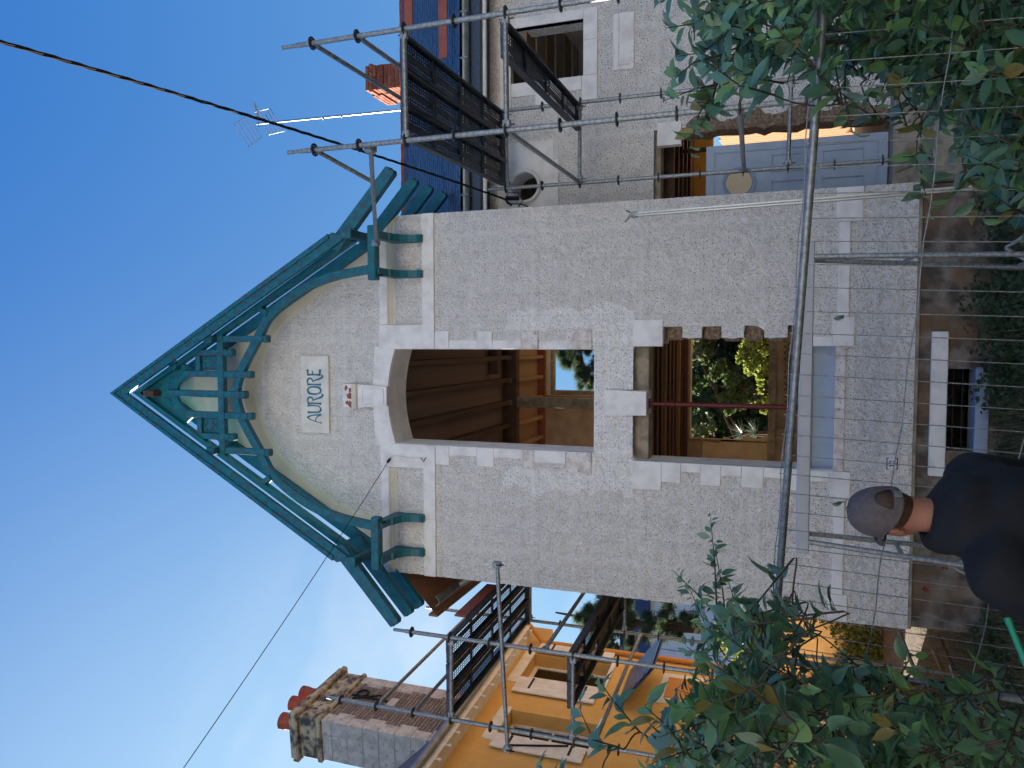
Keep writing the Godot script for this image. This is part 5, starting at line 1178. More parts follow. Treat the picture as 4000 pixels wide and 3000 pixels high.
# ---------- ground and plants
func ground():
	var st := stool(); var n := FastNoiseLite.new(); n.seed = 4; n.frequency = 0.6; n.fractal_octaves = 4
	var xs := []; var zs := []
	for i in 61: var t := (i - 30) / 30.0; xs.append(sign(t) * (abs(t) * 9.0 + pow(abs(t), 6.0) * 391.0))
	for i in 81: var t := (i - 40) / 40.0; zs.append(sign(t) * (abs(t) * 14.0 + pow(abs(t), 6.0) * 386.0))
	var hgt := func(x, z): return Vector3(x, gy(x, z) + (n.get_noise_2d(x, z) * 0.05 if abs(x) < 12 and abs(z) < 14 else 0.0) - 0.02, z)
	for i in 60:
		for j in 80:
			var q := [hgt.call(xs[i], zs[j]), hgt.call(xs[i + 1], zs[j]), hgt.call(xs[i + 1], zs[j + 1]), hgt.call(xs[i], zs[j + 1])]
			quad(st, q[0], q[1], q[2], q[3], Vector3.UP)
	st.index(); struct("ground", st.commit(), M.soil)
	# dry and green grass in the front garden
	rng.seed = 60; var bl := stool(); var w := 0.004
	tri(bl, Vector3(-w, 0, 0), Vector3(w, 0, 0), Vector3(w * 0.6, 0.10, 0.012), Vector3.BACK); tri(bl, Vector3(-w, 0, 0), Vector3(w * 0.6, 0.10, 0.012), Vector3(-w * 0.6, 0.10, 0.012), Vector3.BACK); tri(bl, Vector3(-w * 0.6, 0.10, 0.012), Vector3(w * 0.6, 0.10, 0.012), Vector3(0, 0.20, 0.05), Vector3.BACK)
	var xf := []; var col := []
	for i in 26000:
		var x := rng.randf_range(-5.2, 4.2); var z := rng.randf_range(0.1, 5.0) if i % 3 else rng.randf_range(-4.0, 3.0)
		if z < 0.06 and x > -2.5: z = rng.randf_range(0.1, 2.0)
		var t: float = n.get_noise_2d(x * 2.0, z * 2.0)
		var s := rng.randf_range(0.5, 1.6) * (1.0 + t)
		xf.append(Transform3D(Basis.from_euler(Vector3(rng.randf_range(-0.7, 0.7), rng.randf() * TAU, rng.randf_range(-0.5, 0.5))).scaled(Vector3(1.3, s, 1.3)), Vector3(x, gy(x, z) - 0.02, z)))
		col.append(Color(0.09, 0.13, 0.045).lerp(Color(0.17, 0.13, 0.07), clampf(t * 3.0 + rng.randf(), 0, 1)).lightened(rng.randf() * 0.05))
	var o := multi(self, "grass", bl.commit(), M.grass_blade, xf, col); tag(o, "dry and green grass at the foot of the white house", "grass", "", "stuff")
func multi(parent: Node, called: String, mesh: Mesh, m: Material, xf: Array, col: Array) -> MultiMeshInstance3D:
	var mm := MultiMesh.new(); mm.transform_format = MultiMesh.TRANSFORM_3D; mm.use_colors = true; mm.mesh = mesh; mm.instance_count = xf.size()
	for i in xf.size(): mm.set_instance_transform(i, xf[i]); mm.set_instance_color(i, col[i])
	var o := MultiMeshInstance3D.new(); o.name = numbered(called) if parent == self else called; o.multimesh = mm; o.material_override = m
	parent.add_child(o, true); return o
func small_leaf() -> Mesh:
	if cache.has("small_leaf"): return cache.small_leaf
	var st := stool(); var a := Vector3(0, 0, 0); var b := Vector3(0.5, 0.08, 0.42); var c := Vector3(0, 0.02, 1.0); var d := Vector3(-0.5, 0.08, 0.42)
	tri(st, a, b, c, Vector3.UP); tri(st, a, c, d, Vector3.UP); cache.small_leaf = st.commit(); return cache.small_leaf
func needle_tuft() -> Mesh:
	if cache.has("tuft"): return cache.tuft
	var st := stool()
	for k in 9:
		var a := k * 2.4; var d := Vector3(cos(a) * 0.75, 0.55 + 0.3 * sin(k * 1.7), sin(a) * 0.75).normalized(); var s := d.cross(Vector3(0.3, 0.2, 0.9)).normalized() * 0.035
		tri(st, -s, s, d, Vector3.UP)
	cache.tuft = st.commit(); return cache.tuft
func crown(parent: Node, called: String, blobs: Array, count: int, size: float, cols: Array, seed_: int, mesh: Mesh, m: Material):
	# blobs: [centre, radii]; leaves gather in clumps so that gaps open between them
	rng.seed = seed_; var xf := []; var col := []; var vol := 0.0; var clumps := []
	for b in blobs: vol += b[1].x * b[1].y * b[1].z
	for b in blobs:
		var k := int(max(6.0, 70.0 * b[1].x * b[1].y * b[1].z / vol))
		for i in k:
			var d := Vector3(rng.randfn(), rng.randfn(), rng.randfn()).normalized() * pow(rng.randf(), 0.4)
			clumps.append([b[0] + d * b[1], (b[1].x + b[1].y + b[1].z) / 3.0 * rng.randf_range(0.16, 0.34), rng.randf()])
	for i in count:
		var c: Array = clumps[rng.randi() % clumps.size()]
		var d := Vector3(rng.randfn(), rng.randfn() * 0.75, rng.randfn()).normalized() * pow(rng.randf(), 0.5)
		var s := size * rng.randf_range(0.6, 1.35)
		xf.append(Transform3D(Basis.from_euler(Vector3(rng.randf_range(-1.2, 1.2), rng.randf() * TAU, rng.randf_range(-1.2, 1.2))).scaled(Vector3(s, s, s)), c[0] + d * c[1]))
		col.append(cols[0].lerp(cols[1], clampf(c[2] * 0.7 + rng.randf() * 0.4, 0, 1)))
	var o := multi(parent, called, mesh, m, xf, col); o.set_meta("kind", "stuff"); return o
func tree(called: String, label: String, cat: String, base: Vector3, height: float, blobs: Array, count: int, size: float, cols: Array, seed_: int, needles := false, group := ""):
	var t := thing(called, label, cat, base, 0.0, group)
	rng.seed = seed_ + 1; var st := stool(); var r := height * 0.018 + 0.04
	var tp := [Vector3.ZERO, Vector3(0.1, height * 0.35, 0.05), Vector3(-0.05, height * 0.7, 0.1), Vector3(0.05, height * 0.92, 0)]
	add_sweep(st, tp, [r, r * 0.75, r * 0.45, r * 0.15], 9)
	for b in blobs:
		var s: Vector3 = tp[1].lerp(tp[2], rng.randf())
		add_sweep(st, [s, s.lerp(b[0], 0.5) + Vector3(0, height * 0.03, 0), b[0]], [r * 0.4, r * 0.25, r * 0.08], 6)
	mi(t, "trunk", st.commit(), M.bark)
	crown(t, "crown", blobs, count, size, cols, seed_, needle_tuft() if needles else small_leaf(), M.needle if needles else M.crown_leaf)
	return t
func across_the_street():
	# unseen house fronts, added to throw warm light back on the shaded facade
	for q in [["tall unseen white house added across the street to bounce light", -15.0, 11.8, 9.6], ["wide unseen white house with five bays added across the street to bounce light", -3.0, 13.0, 9.0], ["plain unseen white house added at the right end across the street to bounce light", 10.2, 11.0, 8.4], ["low unseen white house added at the left end across the street to bounce light", -27.0, 11.8, 8.0]]:
		var h := thing("added_street_house", q[0], "house", Vector3(q[1], -0.1, 18.0))
		box(h, "front_wall", Vector3(0, 0, 0), Vector3(q[2], q[3], 6.0), M.gravel_white, 0.02)
		prism(h, "roof", PackedVector2Array([v2(-0.3, q[3]), v2(6.4, q[3]), v2(3.0, q[3] + 2.6)]), 0.0, q[2], M.slate_1, Transform3D(Basis(Vector3(0, 0, 1), Vector3(0, 1, 0), Vector3(-1, 0, 0)), Vector3(q[2], 0, 0)))
		for i in int(q[2] / 2.4):
			for y in [1.2, 4.4]: 
				var w := grp(h, "window"); box(w, "pane", Vector3(0.8 + i * 2.4, y, -0.02), Vector3(1.8 + i * 2.4, y + 1.6, 0.1), M.glass_dark, 0.0)
				box(w, "sill", Vector3(0.7 + i * 2.4, y - 0.1, -0.12), Vector3(1.9 + i * 2.4, y - 0.001, 0.05), M.white_paint, 0.01)
	# unseen hedge added to keep bounced light off the lower facade
	var hd := thing("added_street_hedge", "tall dark hedge added behind the camera to block light from the lower facade", "hedge", Vector3(0, 0, 11.0)); var hb := []
	for i in 16: hb.append([Vector3(-12.0 + i * 1.6, 1.6, 0), Vector3(1.0, 1.6, 0.6)])
	crown(hd, "foliage", hb, 26000, 0.16, [Color(0.04, 0.085, 0.035), Color(0.070, 0.120, 0.045)], 150, small_leaf(), M.crown_leaf)
	var hs := stool(); for i in 16: add_sweep(hs, [Vector3(-12.0 + i * 1.6, 0, 0), Vector3(-11.9 + i * 1.6, 1.0, 0.05), Vector3(-12.0 + i * 1.6, 2.8, 0)], [0.05, 0.04, 0.015], 6)
	mi(hd, "stems", hs.commit(), M.bark)
	var st := stool(); quad(st, Vector3(-60, 0.002, 11.8), Vector3(60, 0.002, 11.8), Vector3(60, 0.002, 16.6), Vector3(-60, 0.002, 16.6), Vector3.UP); struct("road", st.commit(), M.concrete)
func backdrop():
	var dk := [Color(0.055, 0.10, 0.04), Color(0.070, 0.120, 0.045)]; var lt := [Color(0.09, 0.16, 0.03), Color(0.20, 0.27, 0.05)]; var pn := [Color(0.05, 0.085, 0.045), Color(0.08, 0.115, 0.055)]
	# garden behind the house, seen through the lower window
	tree("garden_tree", "dark broadleaf tree behind the house, seen at the right of the lower window", "tree", Vector3(0.9, -0.5, -17.0), 7.5, [[Vector3(0, 4.2, 0), Vector3(2.6, 2.6, 2.0)], [Vector3(-1.6, 2.6, 0.5), Vector3(1.8, 1.8, 1.6)], [Vector3(1.8, 2.4, 0.4), Vector3(1.8, 1.8, 1.5)]], 17000, 0.2, dk, 101)
	tree("garden_tree", "blue green broadleaf tree behind the house, at the left of the lower window", "tree", Vector3(-3.2, -0.5, -18.0), 7.0, [[Vector3(0, 3.8, 0), Vector3(2.6, 2.8, 2.0)], [Vector3(1.2, 2.0, 0.5), Vector3(1.8, 1.7, 1.4)], [Vector3(-1.5, 2.2, 0), Vector3(1.8, 1.8, 1.4)]], 17000, 0.2, dk, 102)
	var sight := func(pts: Array, z: float, base: Vector3):
		var o := []
		for q in pts: o.append([on_z(q[0], q[1], z) - base, Vector3(q[2], q[2] * 0.85, q[2] * 0.8)])
		return o
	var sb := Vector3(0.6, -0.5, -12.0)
	tree("garden_shrub", "yellow green shrub with leaves tinted lighter to look sunlit, in the garden behind the lower window", "shrub", sb, 3.2, sight.call([[2955, 1430, 0.42], [2930, 1365, 0.45], [2985, 1500, 0.38], [2960, 1320, 0.45], [3020, 1400, 0.5], [2980, 1580, 0.25]], -12.0, sb), 5200, 0.085, [Color(0.22, 0.28, 0.05), Color(0.28, 0.34, 0.07)], 103)  # yellow-green leaves, tinted lighter still so the shrub looks sunlit
	sb = Vector3(-0.6, -0.5, -13.5)
	tree("garden_shrub", "mid green shrub standing left of the yellow green one", "shrub", sb, 4.2, sight.call([[2820, 1450, 0.36], [2860, 1500, 0.4], [2900, 1540, 0.4], [2850, 1580, 0.4]], -13.5, sb), 4200, 0.10, [Color(0.09, 0.15, 0.045), Color(0.12, 0.18, 0.06)], 104)
	sb = Vector3(-2.9, -0.5, -14.5)
	tree("garden_shrub", "pale leaved tall shrub nearest the left jamb of the lower window", "shrub", sb, 5.6, sight.call([[2740, 1700, 0.42], [2760, 1660, 0.34], [2720, 1380, 0.5], [2740, 1330, 0.5]], -14.5, sb), 3400, 0.10, [Color(0.13, 0.18, 0.08), Color(0.17, 0.22, 0.10)], 105)
	tree("garden_tree", "tall shady tree farthest behind the lower window", "tree", Vector3(-1.0, -0.5, -22.0), 8.0, [[Vector3(0, 3.0, 0), Vector3(4.5, 3.2, 1.5)], [Vector3(-2.5, 1.6, 0), Vector3(3.0, 1.8, 1.2)], [Vector3(2.5, 1.6, 0), Vector3(3.0, 1.8, 1.2)], [Vector3(0.5, 5.0, 0), Vector3(3.5, 2.0, 1.5)]], 22000, 0.26, dk, 106)
	for q in [[on_z(2890, 1695, -10.5).x, -10.5, on_z(2900, 1695, -10.5).y + 0.45], [on_z(2950, 1690, -10.2).x, -10.2, on_z(2955, 1690, -10.2).y + 0.45]]:
		var pt := thing("dwarf_palm", "small spiky fan palm behind the lower window", "palm", Vector3(q[0], -0.45, q[1]), 0.0, "small palms behind the house")
		tube(pt, "stem", Vector3.ZERO, Vector3(0, q[2], 0), 0.05, M.bark, 8); rng.seed = int(q[2] * 100)
		var st := stool()
		for i in 46:
			var d := Vector3(rng.randfn(), rng.randf_range(-0.1, 1.3), rng.randfn()).normalized(); var s := d.cross(Vector3(0.2, 0.5, 0.8)).normalized() * 0.012; var c := Vector3(0, q[2], 0)
			tri(st, c - s, c + s, c + d * 0.42, Vector3.UP)
		mi(pt, "fronds", st.commit(), M.leaf_pale)
	# pine whose boughs cross the upper window
	var pb0 := Vector3(3.6, -0.5, -19.0); var bl := []
	for q in [[2205, 1370, 0.55], [2225, 1430, 0.62], [2250, 1395, 0.60], [2300, 1350, 0.5], [2295, 1490, 0.42], [2320, 1440, 0.5], [2180, 1300, 0.8], [2260, 1280, 0.9], [2340, 1300, 0.8], [2120, 1330, 0.9], [2060, 1270, 1.0]]:
		bl.append([on_z(q[0], q[1], -19.0) - pb0, Vector3(q[2] * 1.1, q[2] * 0.8, q[2])])
	tree("pine_tree", "tall pine behind the house with boughs across the upper window", "tree", pb0, 14.0, bl, 5200, 0.27, pn, 110, true)
	# gap between the two houses
	var pb := on_z(2360, 2420, -26.0)
	tree("pine_tree", "dark spreading pine rising between the two houses", "tree", Vector3(pb.x, -0.5, -26.0), pb.y + 4.0, [[Vector3(0.2, pb.y + 0.2, 0), Vector3(1.9, 1.1, 1.4)], [Vector3(-1.3, pb.y - 0.4, 0), Vector3(1.3, 0.8, 1.1)], [Vector3(0.6, pb.y - 2.2, 0.3), Vector3(1.8, 0.9, 1.2)], [Vector3(-0.4, pb.y + 1.4, 0), Vector3(1.2, 0.8, 1.1)], [Vector3(0.4, pb.y - 3.3, 0.2), Vector3(1.2, 0.6, 1.0)]], 7000, 0.27, pn, 111, true)
	var bb := on_z(2480, 2470, -34.0)
	var fb := thing("far_building", "pale wall of a low building with a blue roof beyond the pine", "building", Vector3(bb.x, -0.5, -34.0))
	var wy := on_z(2540, 2450, -34.0).y + 0.5; var ty := on_z(2425, 2450, -34.0).y + 0.5
	box(fb, "wall", Vector3(-5, 0, -5), Vector3(5, wy, 0), M.gravel_white, 0.0)
	prism(fb, "roof", PackedVector2Array([v2(-5.3, wy), v2(5.3, wy), v2(2.6, ty), v2(-2.6, ty)]), -5.4, 0.3, M.blue_roof)
	for x in [-2.4, -0.8, 0.9, 2.3]: box(fb, "wall_joint", Vector3(x, 0.3, 0.001), Vector3(x + 0.05, wy - 0.1, 0.02), M.zinc, 0.0)
	var gb := on_z(2900, 2490, -12.0)
	tree("lime_tree", "bright yellow green sunlit tree between the two houses", "tree", Vector3(gb.x, -0.5, -12.0), gb.y + 1.6, [[Vector3(0, gb.y + 0.5, 0), Vector3(0.95, 0.6, 0.8)], [Vector3(0.5, gb.y - 0.2, 0.2), Vector3(0.7, 0.5, 0.6)], [Vector3(-0.6, gb.y + 0.0, 0), Vector3(0.6, 0.55, 0.6)]], 5200, 0.10, [Color(0.20, 0.27, 0.05), Color(0.24, 0.31, 0.06)], 112)
	var c0 := on_z(3045, 2400, -9.0)
	var gw := thing("garden_wall", "cream garden wall closing the passage between the two houses", "wall", Vector3(c0.x, -0.5, -9.0))
	box(gw, "masonry", Vector3(-3.4, 0, -0.25), Vector3(2.4, c0.y + 0.5, 0), M.cream_wall, 0.02)
	box(gw, "coping", Vector3(-3.45, c0.y + 0.5, -0.30), Vector3(2.45, c0.y + 0.56, 0.05), M.concrete, 0.01)
	var bw2 := thing("added_board_fence", "tall brown board fence added beyond the doorway of the wing to show golden in the sun", "fence", Vector3(5.3, -0.5, -10.5))  # added to catch sun and fill the door slit with golden light
	for i in 40: box(bw2, "board", Vector3(0.0, 0, -4.5 + i * 0.222), Vector3(0.03, 3.6 + 0.02 * (i % 3), -4.29 + i * 0.222), M.eave_board, 0.004)
	for y in [0.6, 2.0, 3.2]: box(bw2, "rail", Vector3(0.031, y, -4.5), Vector3(0.09, y + 0.1, 4.4), M.eave_board, 0.004)
	# ivy and weeds on that wall
	rng.seed = 130; var xf := []; var col := []
	for i in 5200:
		var x := rng.randf_range(-3.4, 2.3); var top: float = 1.15 + 0.35 * sin(x * 3.1) + rng.randf_range(-0.3, 0.25); var y: float = pow(rng.randf(), 0.8) * max(top, 0.2)
		var s := rng.randf_range(0.05, 0.11)
		xf.append(Transform3D(Basis.from_euler(Vector3(rng.randf_range(0.2, 1.6), rng.randf_range(-0.8, 0.8), rng.randf() * TAU)).scaled(Vector3(s, s, s)), Vector3(c0.x + x, y - 0.45, -8.96 + rng.randf() * 0.30)))
		col.append(Color(0.07, 0.11, 0.04).lerp(Color(0.09, 0.13, 0.045), rng.randf()))
	tag(multi(self, "ivy", small_leaf(), M.ivy_leaf, xf, col), "dark ivy and weeds climbing the cream garden wall", "ivy", "", "stuff")
	# brambles over the foot of the white house
	xf = []; col = []; rng.seed = 140
	for i in 16000:
		var x := rng.randf_range(-2.6, 4.2); var z := rng.randf_range(0.10, 1.6); var top: float = 0.20 + 0.10 * sin(x * 2.3 + 0.6) + (0.25 if x > 0.6 else 0.0) + 0.1 * sin(x * 7.0)
		var y: float = -0.45 + rng.randf() * max(top, 0.05) * (1.0 - 0.5 * z); var s := rng.randf_range(0.03, 0.07)
		xf.append(Transform3D(Basis.from_euler(Vector3(rng.randf_range(-1.0, 1.0), rng.randf() * TAU, rng.randf_range(-1, 1))).scaled(Vector3(s, s, s)), Vector3(x, y, z)))
		col.append(Color(0.065, 0.11, 0.045).lerp(Color(0.085, 0.135, 0.055), rng.randf()))
	tag(multi(self, "brambles", small_leaf(), M.ivy_leaf, xf, col), "dark low brambles along the foot of the white house", "brambles", "", "stuff")

func big_leaf(bend: float, key: String) -> Mesh:
	# elliptic leaf along +z, folded on its midrib, tip curling down
	if cache.has(key): return cache[key]
	var st := stool(); var prof := [0.06, 0.62, 0.95, 1.0, 0.82, 0.42, 0.0]; var rows := []
	for i in 7:
		var t := i / 6.0; var w: float = prof[i] * 0.23; var y := -bend * t * t * 0.35 + 0.02 * sin(t * 9.0) * bend
		rows.append([Vector3(-w, y + w * 0.30, t), Vector3(0, y, t), Vector3(w, y + w * 0.30, t)])
	for i in 6:
		quad(st, rows[i][0], rows[i][1], rows[i + 1][1], rows[i + 1][0], Vector3.UP); quad(st, rows[i][1], rows[i][2], rows[i + 1][2], rows[i + 1][1], Vector3.UP)
	add_sweep(st, [Vector3(0, -0.01, -0.16), Vector3(0, 0.004, 0.0), Vector3(0, 0.004 - bend * 0.35 * 0.36, 0.6), Vector3(0, -bend * 0.35 + 0.004, 1.0)], [0.014, 0.012, 0.008, 0.003], 4, false)
	st.generate_normals(); cache[key] = st.commit(); return cache[key]
func bush(label: String, base: Vector3, poly: PackedVector2Array, d0: float, d1: float, twigs: int, seed_: int, extra_tips: Array):
	var b := thing("broadleaf_bush", label, "bush", base); rng.seed = seed_
	var tips := []
	var lo := poly[0]; var hi := poly[0]
	for p in poly: lo = lo.min(p); hi = hi.max(p)
	for e in extra_tips: tips.append([at_depth(e[0], e[1], e[2]), at_depth(e[3], e[4], e[2]), e[5]])
	while tips.size() < twigs:
		var p := v2(rng.randf_range(lo.x, hi.x), rng.randf_range(lo.y, hi.y))
		if not Geometry2D.is_point_in_polygon(p, poly): continue
		var t := at_depth(p.x, p.y, rng.randf_range(d0, d1))
		if t.y < gy(t.x, t.z) + 0.1: continue
		var out := Vector3(rng.randfn() * 0.6, 0.55 + rng.randf() * 0.5, rng.randfn() * 0.5 + 0.15).normalized()
		tips.append([t, t - out * rng.randf_range(0.28, 0.5), 1.0])
	var stems := stool(); var leaves := []; var nodes := [Vector3.ZERO, Vector3(0, 0.4, 0)]
	tips.sort_custom(func(p, q): return p[1].distance_squared_to(base) < q[1].distance_squared_to(base))
	for tp in tips:
		var a: Vector3 = tp[1] - base; var e: Vector3 = tp[0] - base; var near: Vector3 = nodes[0]
		for nd in nodes: if nd.distance_squared_to(a) < near.distance_squared_to(a): near = nd
		var dn := near.distance_to(a); var jog := Vector3(rng.randfn(), rng.randfn(), rng.randfn()) * dn * 0.07
		var c1 := near + Vector3(jog.x, dn * 0.35, jog.z); var c2 := a - (e - a).normalized() * dn * 0.35; var sw := []
		for i in 7: sw.append(near.bezier_interpolate(c1, c2, a, i / 6.0))
		add_sweep(stems, sw, [0.0045, 0.0043, 0.004, 0.0038, 0.0036, 0.0035, 0.0034], 5, false)
		nodes.append(a); nodes.append(sw[3])
		var mid := a.lerp(e, 0.5) + Vector3(rng.randfn(), rng.randfn(), rng.randfn()) * 0.02
		add_sweep(stems, [a, mid, e], [0.005, 0.0035, 0.0015], 5, false)
		var n := int(a.distance_to(e) / 0.024) + 2; var dir := (e - a).normalized(); var sd := dir.cross(Vector3.UP).normalized() if abs(dir.y) < 0.97 else Vector3.RIGHT
		var tone := rng.randf()
		for i in n:
			var t := (i + 1.0) / n; var p := a.lerp(mid, t * 2.0) if t < 0.5 else mid.lerp(e, t * 2.0 - 1.0)
			var s := -1.0 if i % 2 else 1.0; var d := (dir * rng.randf_range(0.35, 0.8) + sd.rotated(dir, i * 2.2) * s + Vector3(0, rng.randf_range(-0.25, 0.25), 0)).normalized()
			var upv := (dir + Vector3(0, 0.7, 0.35) + Vector3(rng.randfn(), rng.randfn(), rng.randfn()) * 0.35); var x := upv.cross(d).normalized(); var up := d.cross(x)
			var sz: float = rng.randf_range(0.066, 0.118) * (0.55 + 0.45 * (1.0 - t * t)) * (1.15 if tp[2] == 1.0 else tp[2] * 1.35)
			var r := rng.randf() * 0.6 + tone * 0.4
			var mk := "leaf_blue" if r < 0.36 else ("leaf_dark" if r < 0.54 else ("leaf_green" if r < 0.80 else ("leaf_pale" if r < 0.87 else "leaf_olive")))
			leaves.append([Transform3D(Basis(x * sz * 1.05, up * sz, d * sz), p + d * 0.012), mk, rng.randi() % 3, p.distance_to(EYE - base)])
	mi(b, "stems", stems.commit(), M.twig)
	leaves.sort_custom(func(p, q): return p[3] < q[3])
	var rest := {}
	for i in leaves.size():
		var l: Array = leaves[i]; var m := big_leaf([0.25, 0.7, 1.2][l[2]], "leaf%d" % l[2])
		if i < 290: mi(b, "leaf", m, M[l[1]], l[0])
		else: rest.get_or_add([l[1]], stool()).append_from(m, 0, l[0])
	for k in rest:
		var o := mi(b, "inner_leaves", rest[k].commit(), M[k[0]]); o.set_meta("kind", "stuff")
func bushes():
	var L := PackedVector2Array([v2(2420, 3100), v2(2500, 2960), v2(2580, 2860), v2(2640, 2700), v2(2660, 2540), v2(2740, 2400), v2(2860, 2390), v2(2950, 2500), v2(2990, 2640), v2(3080, 2700), v2(3330, 2680), v2(3480, 2690), v2(3560, 2760), v2(3640, 2800), v2(3800, 2920), v2(3950, 3020), v2(4100, 3100), v2(3000, 3150)])
	bush("broadleaf bush with bluish leaves in front of the ochre house", Vector3(-2.35, gy(-2.3, 5.2), 5.2), L, 2.8, 4.4, 190, 201,
		[[2775, 2020, 3.9, 2800, 2380, 0.62], [2630, 2230, 3.9, 2790, 2390, 0.62], [2845, 2270, 3.9, 2900, 2420, 0.62], [2790, 2120, 3.9, 2840, 2460, 0.62], [2690, 2290, 3.8, 2830, 2560, 0.7], [3090, 2470, 3.6, 2960, 2560, 0.8], [2100, 2990, 3.2, 2280, 3120, 1.0], [2260, 2760, 3.3, 2420, 2920, 1.0], [2330, 2640, 3.4, 2500, 2860, 1.0], [3560, 2560, 3.0, 3420, 2760, 0.8], [3320, 2560, 3.1, 3330, 2760, 0.8], [3020, 2560, 3.0, 2900, 2820, 1.1], [3300, 2800, 2.7, 3050, 2900, 1.25], [2520, 2760, 2.9, 2700, 2960, 1.2], [3120, 2680, 2.7, 2960, 2960, 1.2]])
	var R := PackedVector2Array([v2(2680, -80), v2(2700, 100), v2(2720, 260), v2(2850, 300), v2(3000, 250), v2(3120, 260), v2(3260, 300), v2(3420, 330), v2(3560, 430), v2(3700, 560), v2(3790, 740), v2(3900, 760), v2(4060, 640), v2(4100, -100), v2(3400, -150)])
	bush("dense dark green bush beside the wing, overhanging the wire mesh", Vector3(2.75, gy(2.7, 5.4), 5.4), R, 2.9, 4.2, 250, 202,
		[[2560, 20, 3.4, 2760, -60, 0.8], [2600, 110, 3.3, 2800, 20, 0.9], [2610, 330, 3.3, 2830, 210, 0.9], [2590, 395, 3.4, 2800, 330, 0.7], [2720, 520, 3.3, 2800, 300, 1.0], [2690, 590, 3.3, 2790, 360, 0.9], [2650, 220, 3.3, 2850, 120, 0.9], [3640, 840, 3.5, 3600, 560, 0.9], [3830, 860, 3.3, 3760, 640, 0.9], [3330, 520, 3.4, 3300, 300, 0.9], [3420, 420, 3.4, 3500, 200, 0.9], [3580, 660, 3.4, 3640, 420, 0.9], [2960, 300, 3.3, 2900, 90, 1.0], [2760, 420, 3.3, 2880, 190, 1.0]])
func debris():
	# scaffold tubes and battens lying on the bank left of the house
	var Z := func(x, y): return Vector2(3200 + x / 2.37, 2300 + y / 2.37)
	for q in [["scaffold_tube", 735, 385, 965, 940, 0.024, "galvanised", "long pale scaffold tube slanting over the weeds by the house corner", "tube"], ["scaffold_tube", 1215, 710, 1400, 1195, 0.022, "galvanised", "pale scaffold tube lying low among dry stalks", "tube"], ["timber_batten", 990, 440, 1165, 850, 0.020, "plain_board", "weathered wooden batten lying between two tubes", "batten"], ["reinforcing_rod", 1110, 435, 1190, 620, 0.012, "rust", "short rusty rod beside the wooden batten", "rod"], ["timber_batten", 605, 780, 650, 905, 0.024, "joist", "short sawn timber end sticking out of the leaves", "batten"], ["scaffold_tube", 1600, 1310, 1690, 1620, 0.020, "galvanised", "bluish tube end on the ground behind the bush", "tube"]]:
		var p: Vector2 = Z.call(q[1], q[2]); var r: Vector2 = Z.call(q[3], q[4])
		var a := on_y(p.x, p.y, -0.30) if p.x > 3550 else on_z(p.x, p.y, -1.2); var b := on_y(r.x, r.y, -0.38) if r.x > 3560 else on_z(r.x, r.y, 0.3)
		a.z = clampf(a.z, -2.5, 4.0); b.z = clampf(b.z, -1.5, 4.5)
		var st := stool(); add_sweep(st, [a, a.lerp(b, 0.5) + Vector3(0, 0.004, 0), b], [q[5]], 10)
		tag(mi(self, q[0], st.commit(), M[q[6]]), q[7], q[8])
	var g0 := at_depth(3945, 2440, 2.3); var g1 := at_depth(4010, 2600, 2.25)
	var gb := thing("green_pole", "turquoise pole slanting past the person in the dark jacket", "pole", g0)
	tube(gb, "shaft", Vector3.ZERO, (g1 - g0) * 3.0, 0.0095, M.green_bar, 12); tube(gb, "end_cap", Vector3.ZERO, (g0 - g1).normalized() * 0.02, 0.011, M.green_bar, 12)
	for q in [[3690, 2215], [3615, 2300]]:
		var p := on_z(q[0], q[1], 0.30); var fl := thing("red_flower", "small red flower head in the grass at the house foot", "flower", p, 0.0, "red flowers by the cellar wall"); rng.seed = q[0]
		var st := stool()
		for i in 14:
			var d := Vector3(rng.randfn(), rng.randfn() + 0.4, rng.randfn()).normalized(); var s := d.cross(Vector3(0.2, 0.7, 0.5)).normalized() * 0.014
			tri(st, Vector3.ZERO, d * 0.03 + s, d * 0.03 - s, d)
		mi(fl, "petals", st.commit(), M.red_pot); tube(fl, "stalk", Vector3.ZERO, Vector3(0.02, -0.25, 0.0), 0.003, M.leaf_green, 5)
	# two leaf sprigs caught on the facade
	for q in [[3255, 1245, 0.3], [3250, 1968, -0.2]]:
		var p := on_z(q[0], q[1], 0.04); var sp := thing("ivy_sprig", "dark ivy sprig stuck to the smooth band under the lower window", "ivy", p, 0.0, "ivy sprigs on the facade")
		for i in 3: mi(sp, "leaf", big_leaf(0.7, "leaf1"), M.leaf_dark, Transform3D(Basis.from_euler(Vector3(1.2 + i * 0.2, q[2] + i * 0.7, i * 0.9)).scaled(Vector3.ONE * 0.09), Vector3(0.01 * i, -0.03 * i, 0.0)))

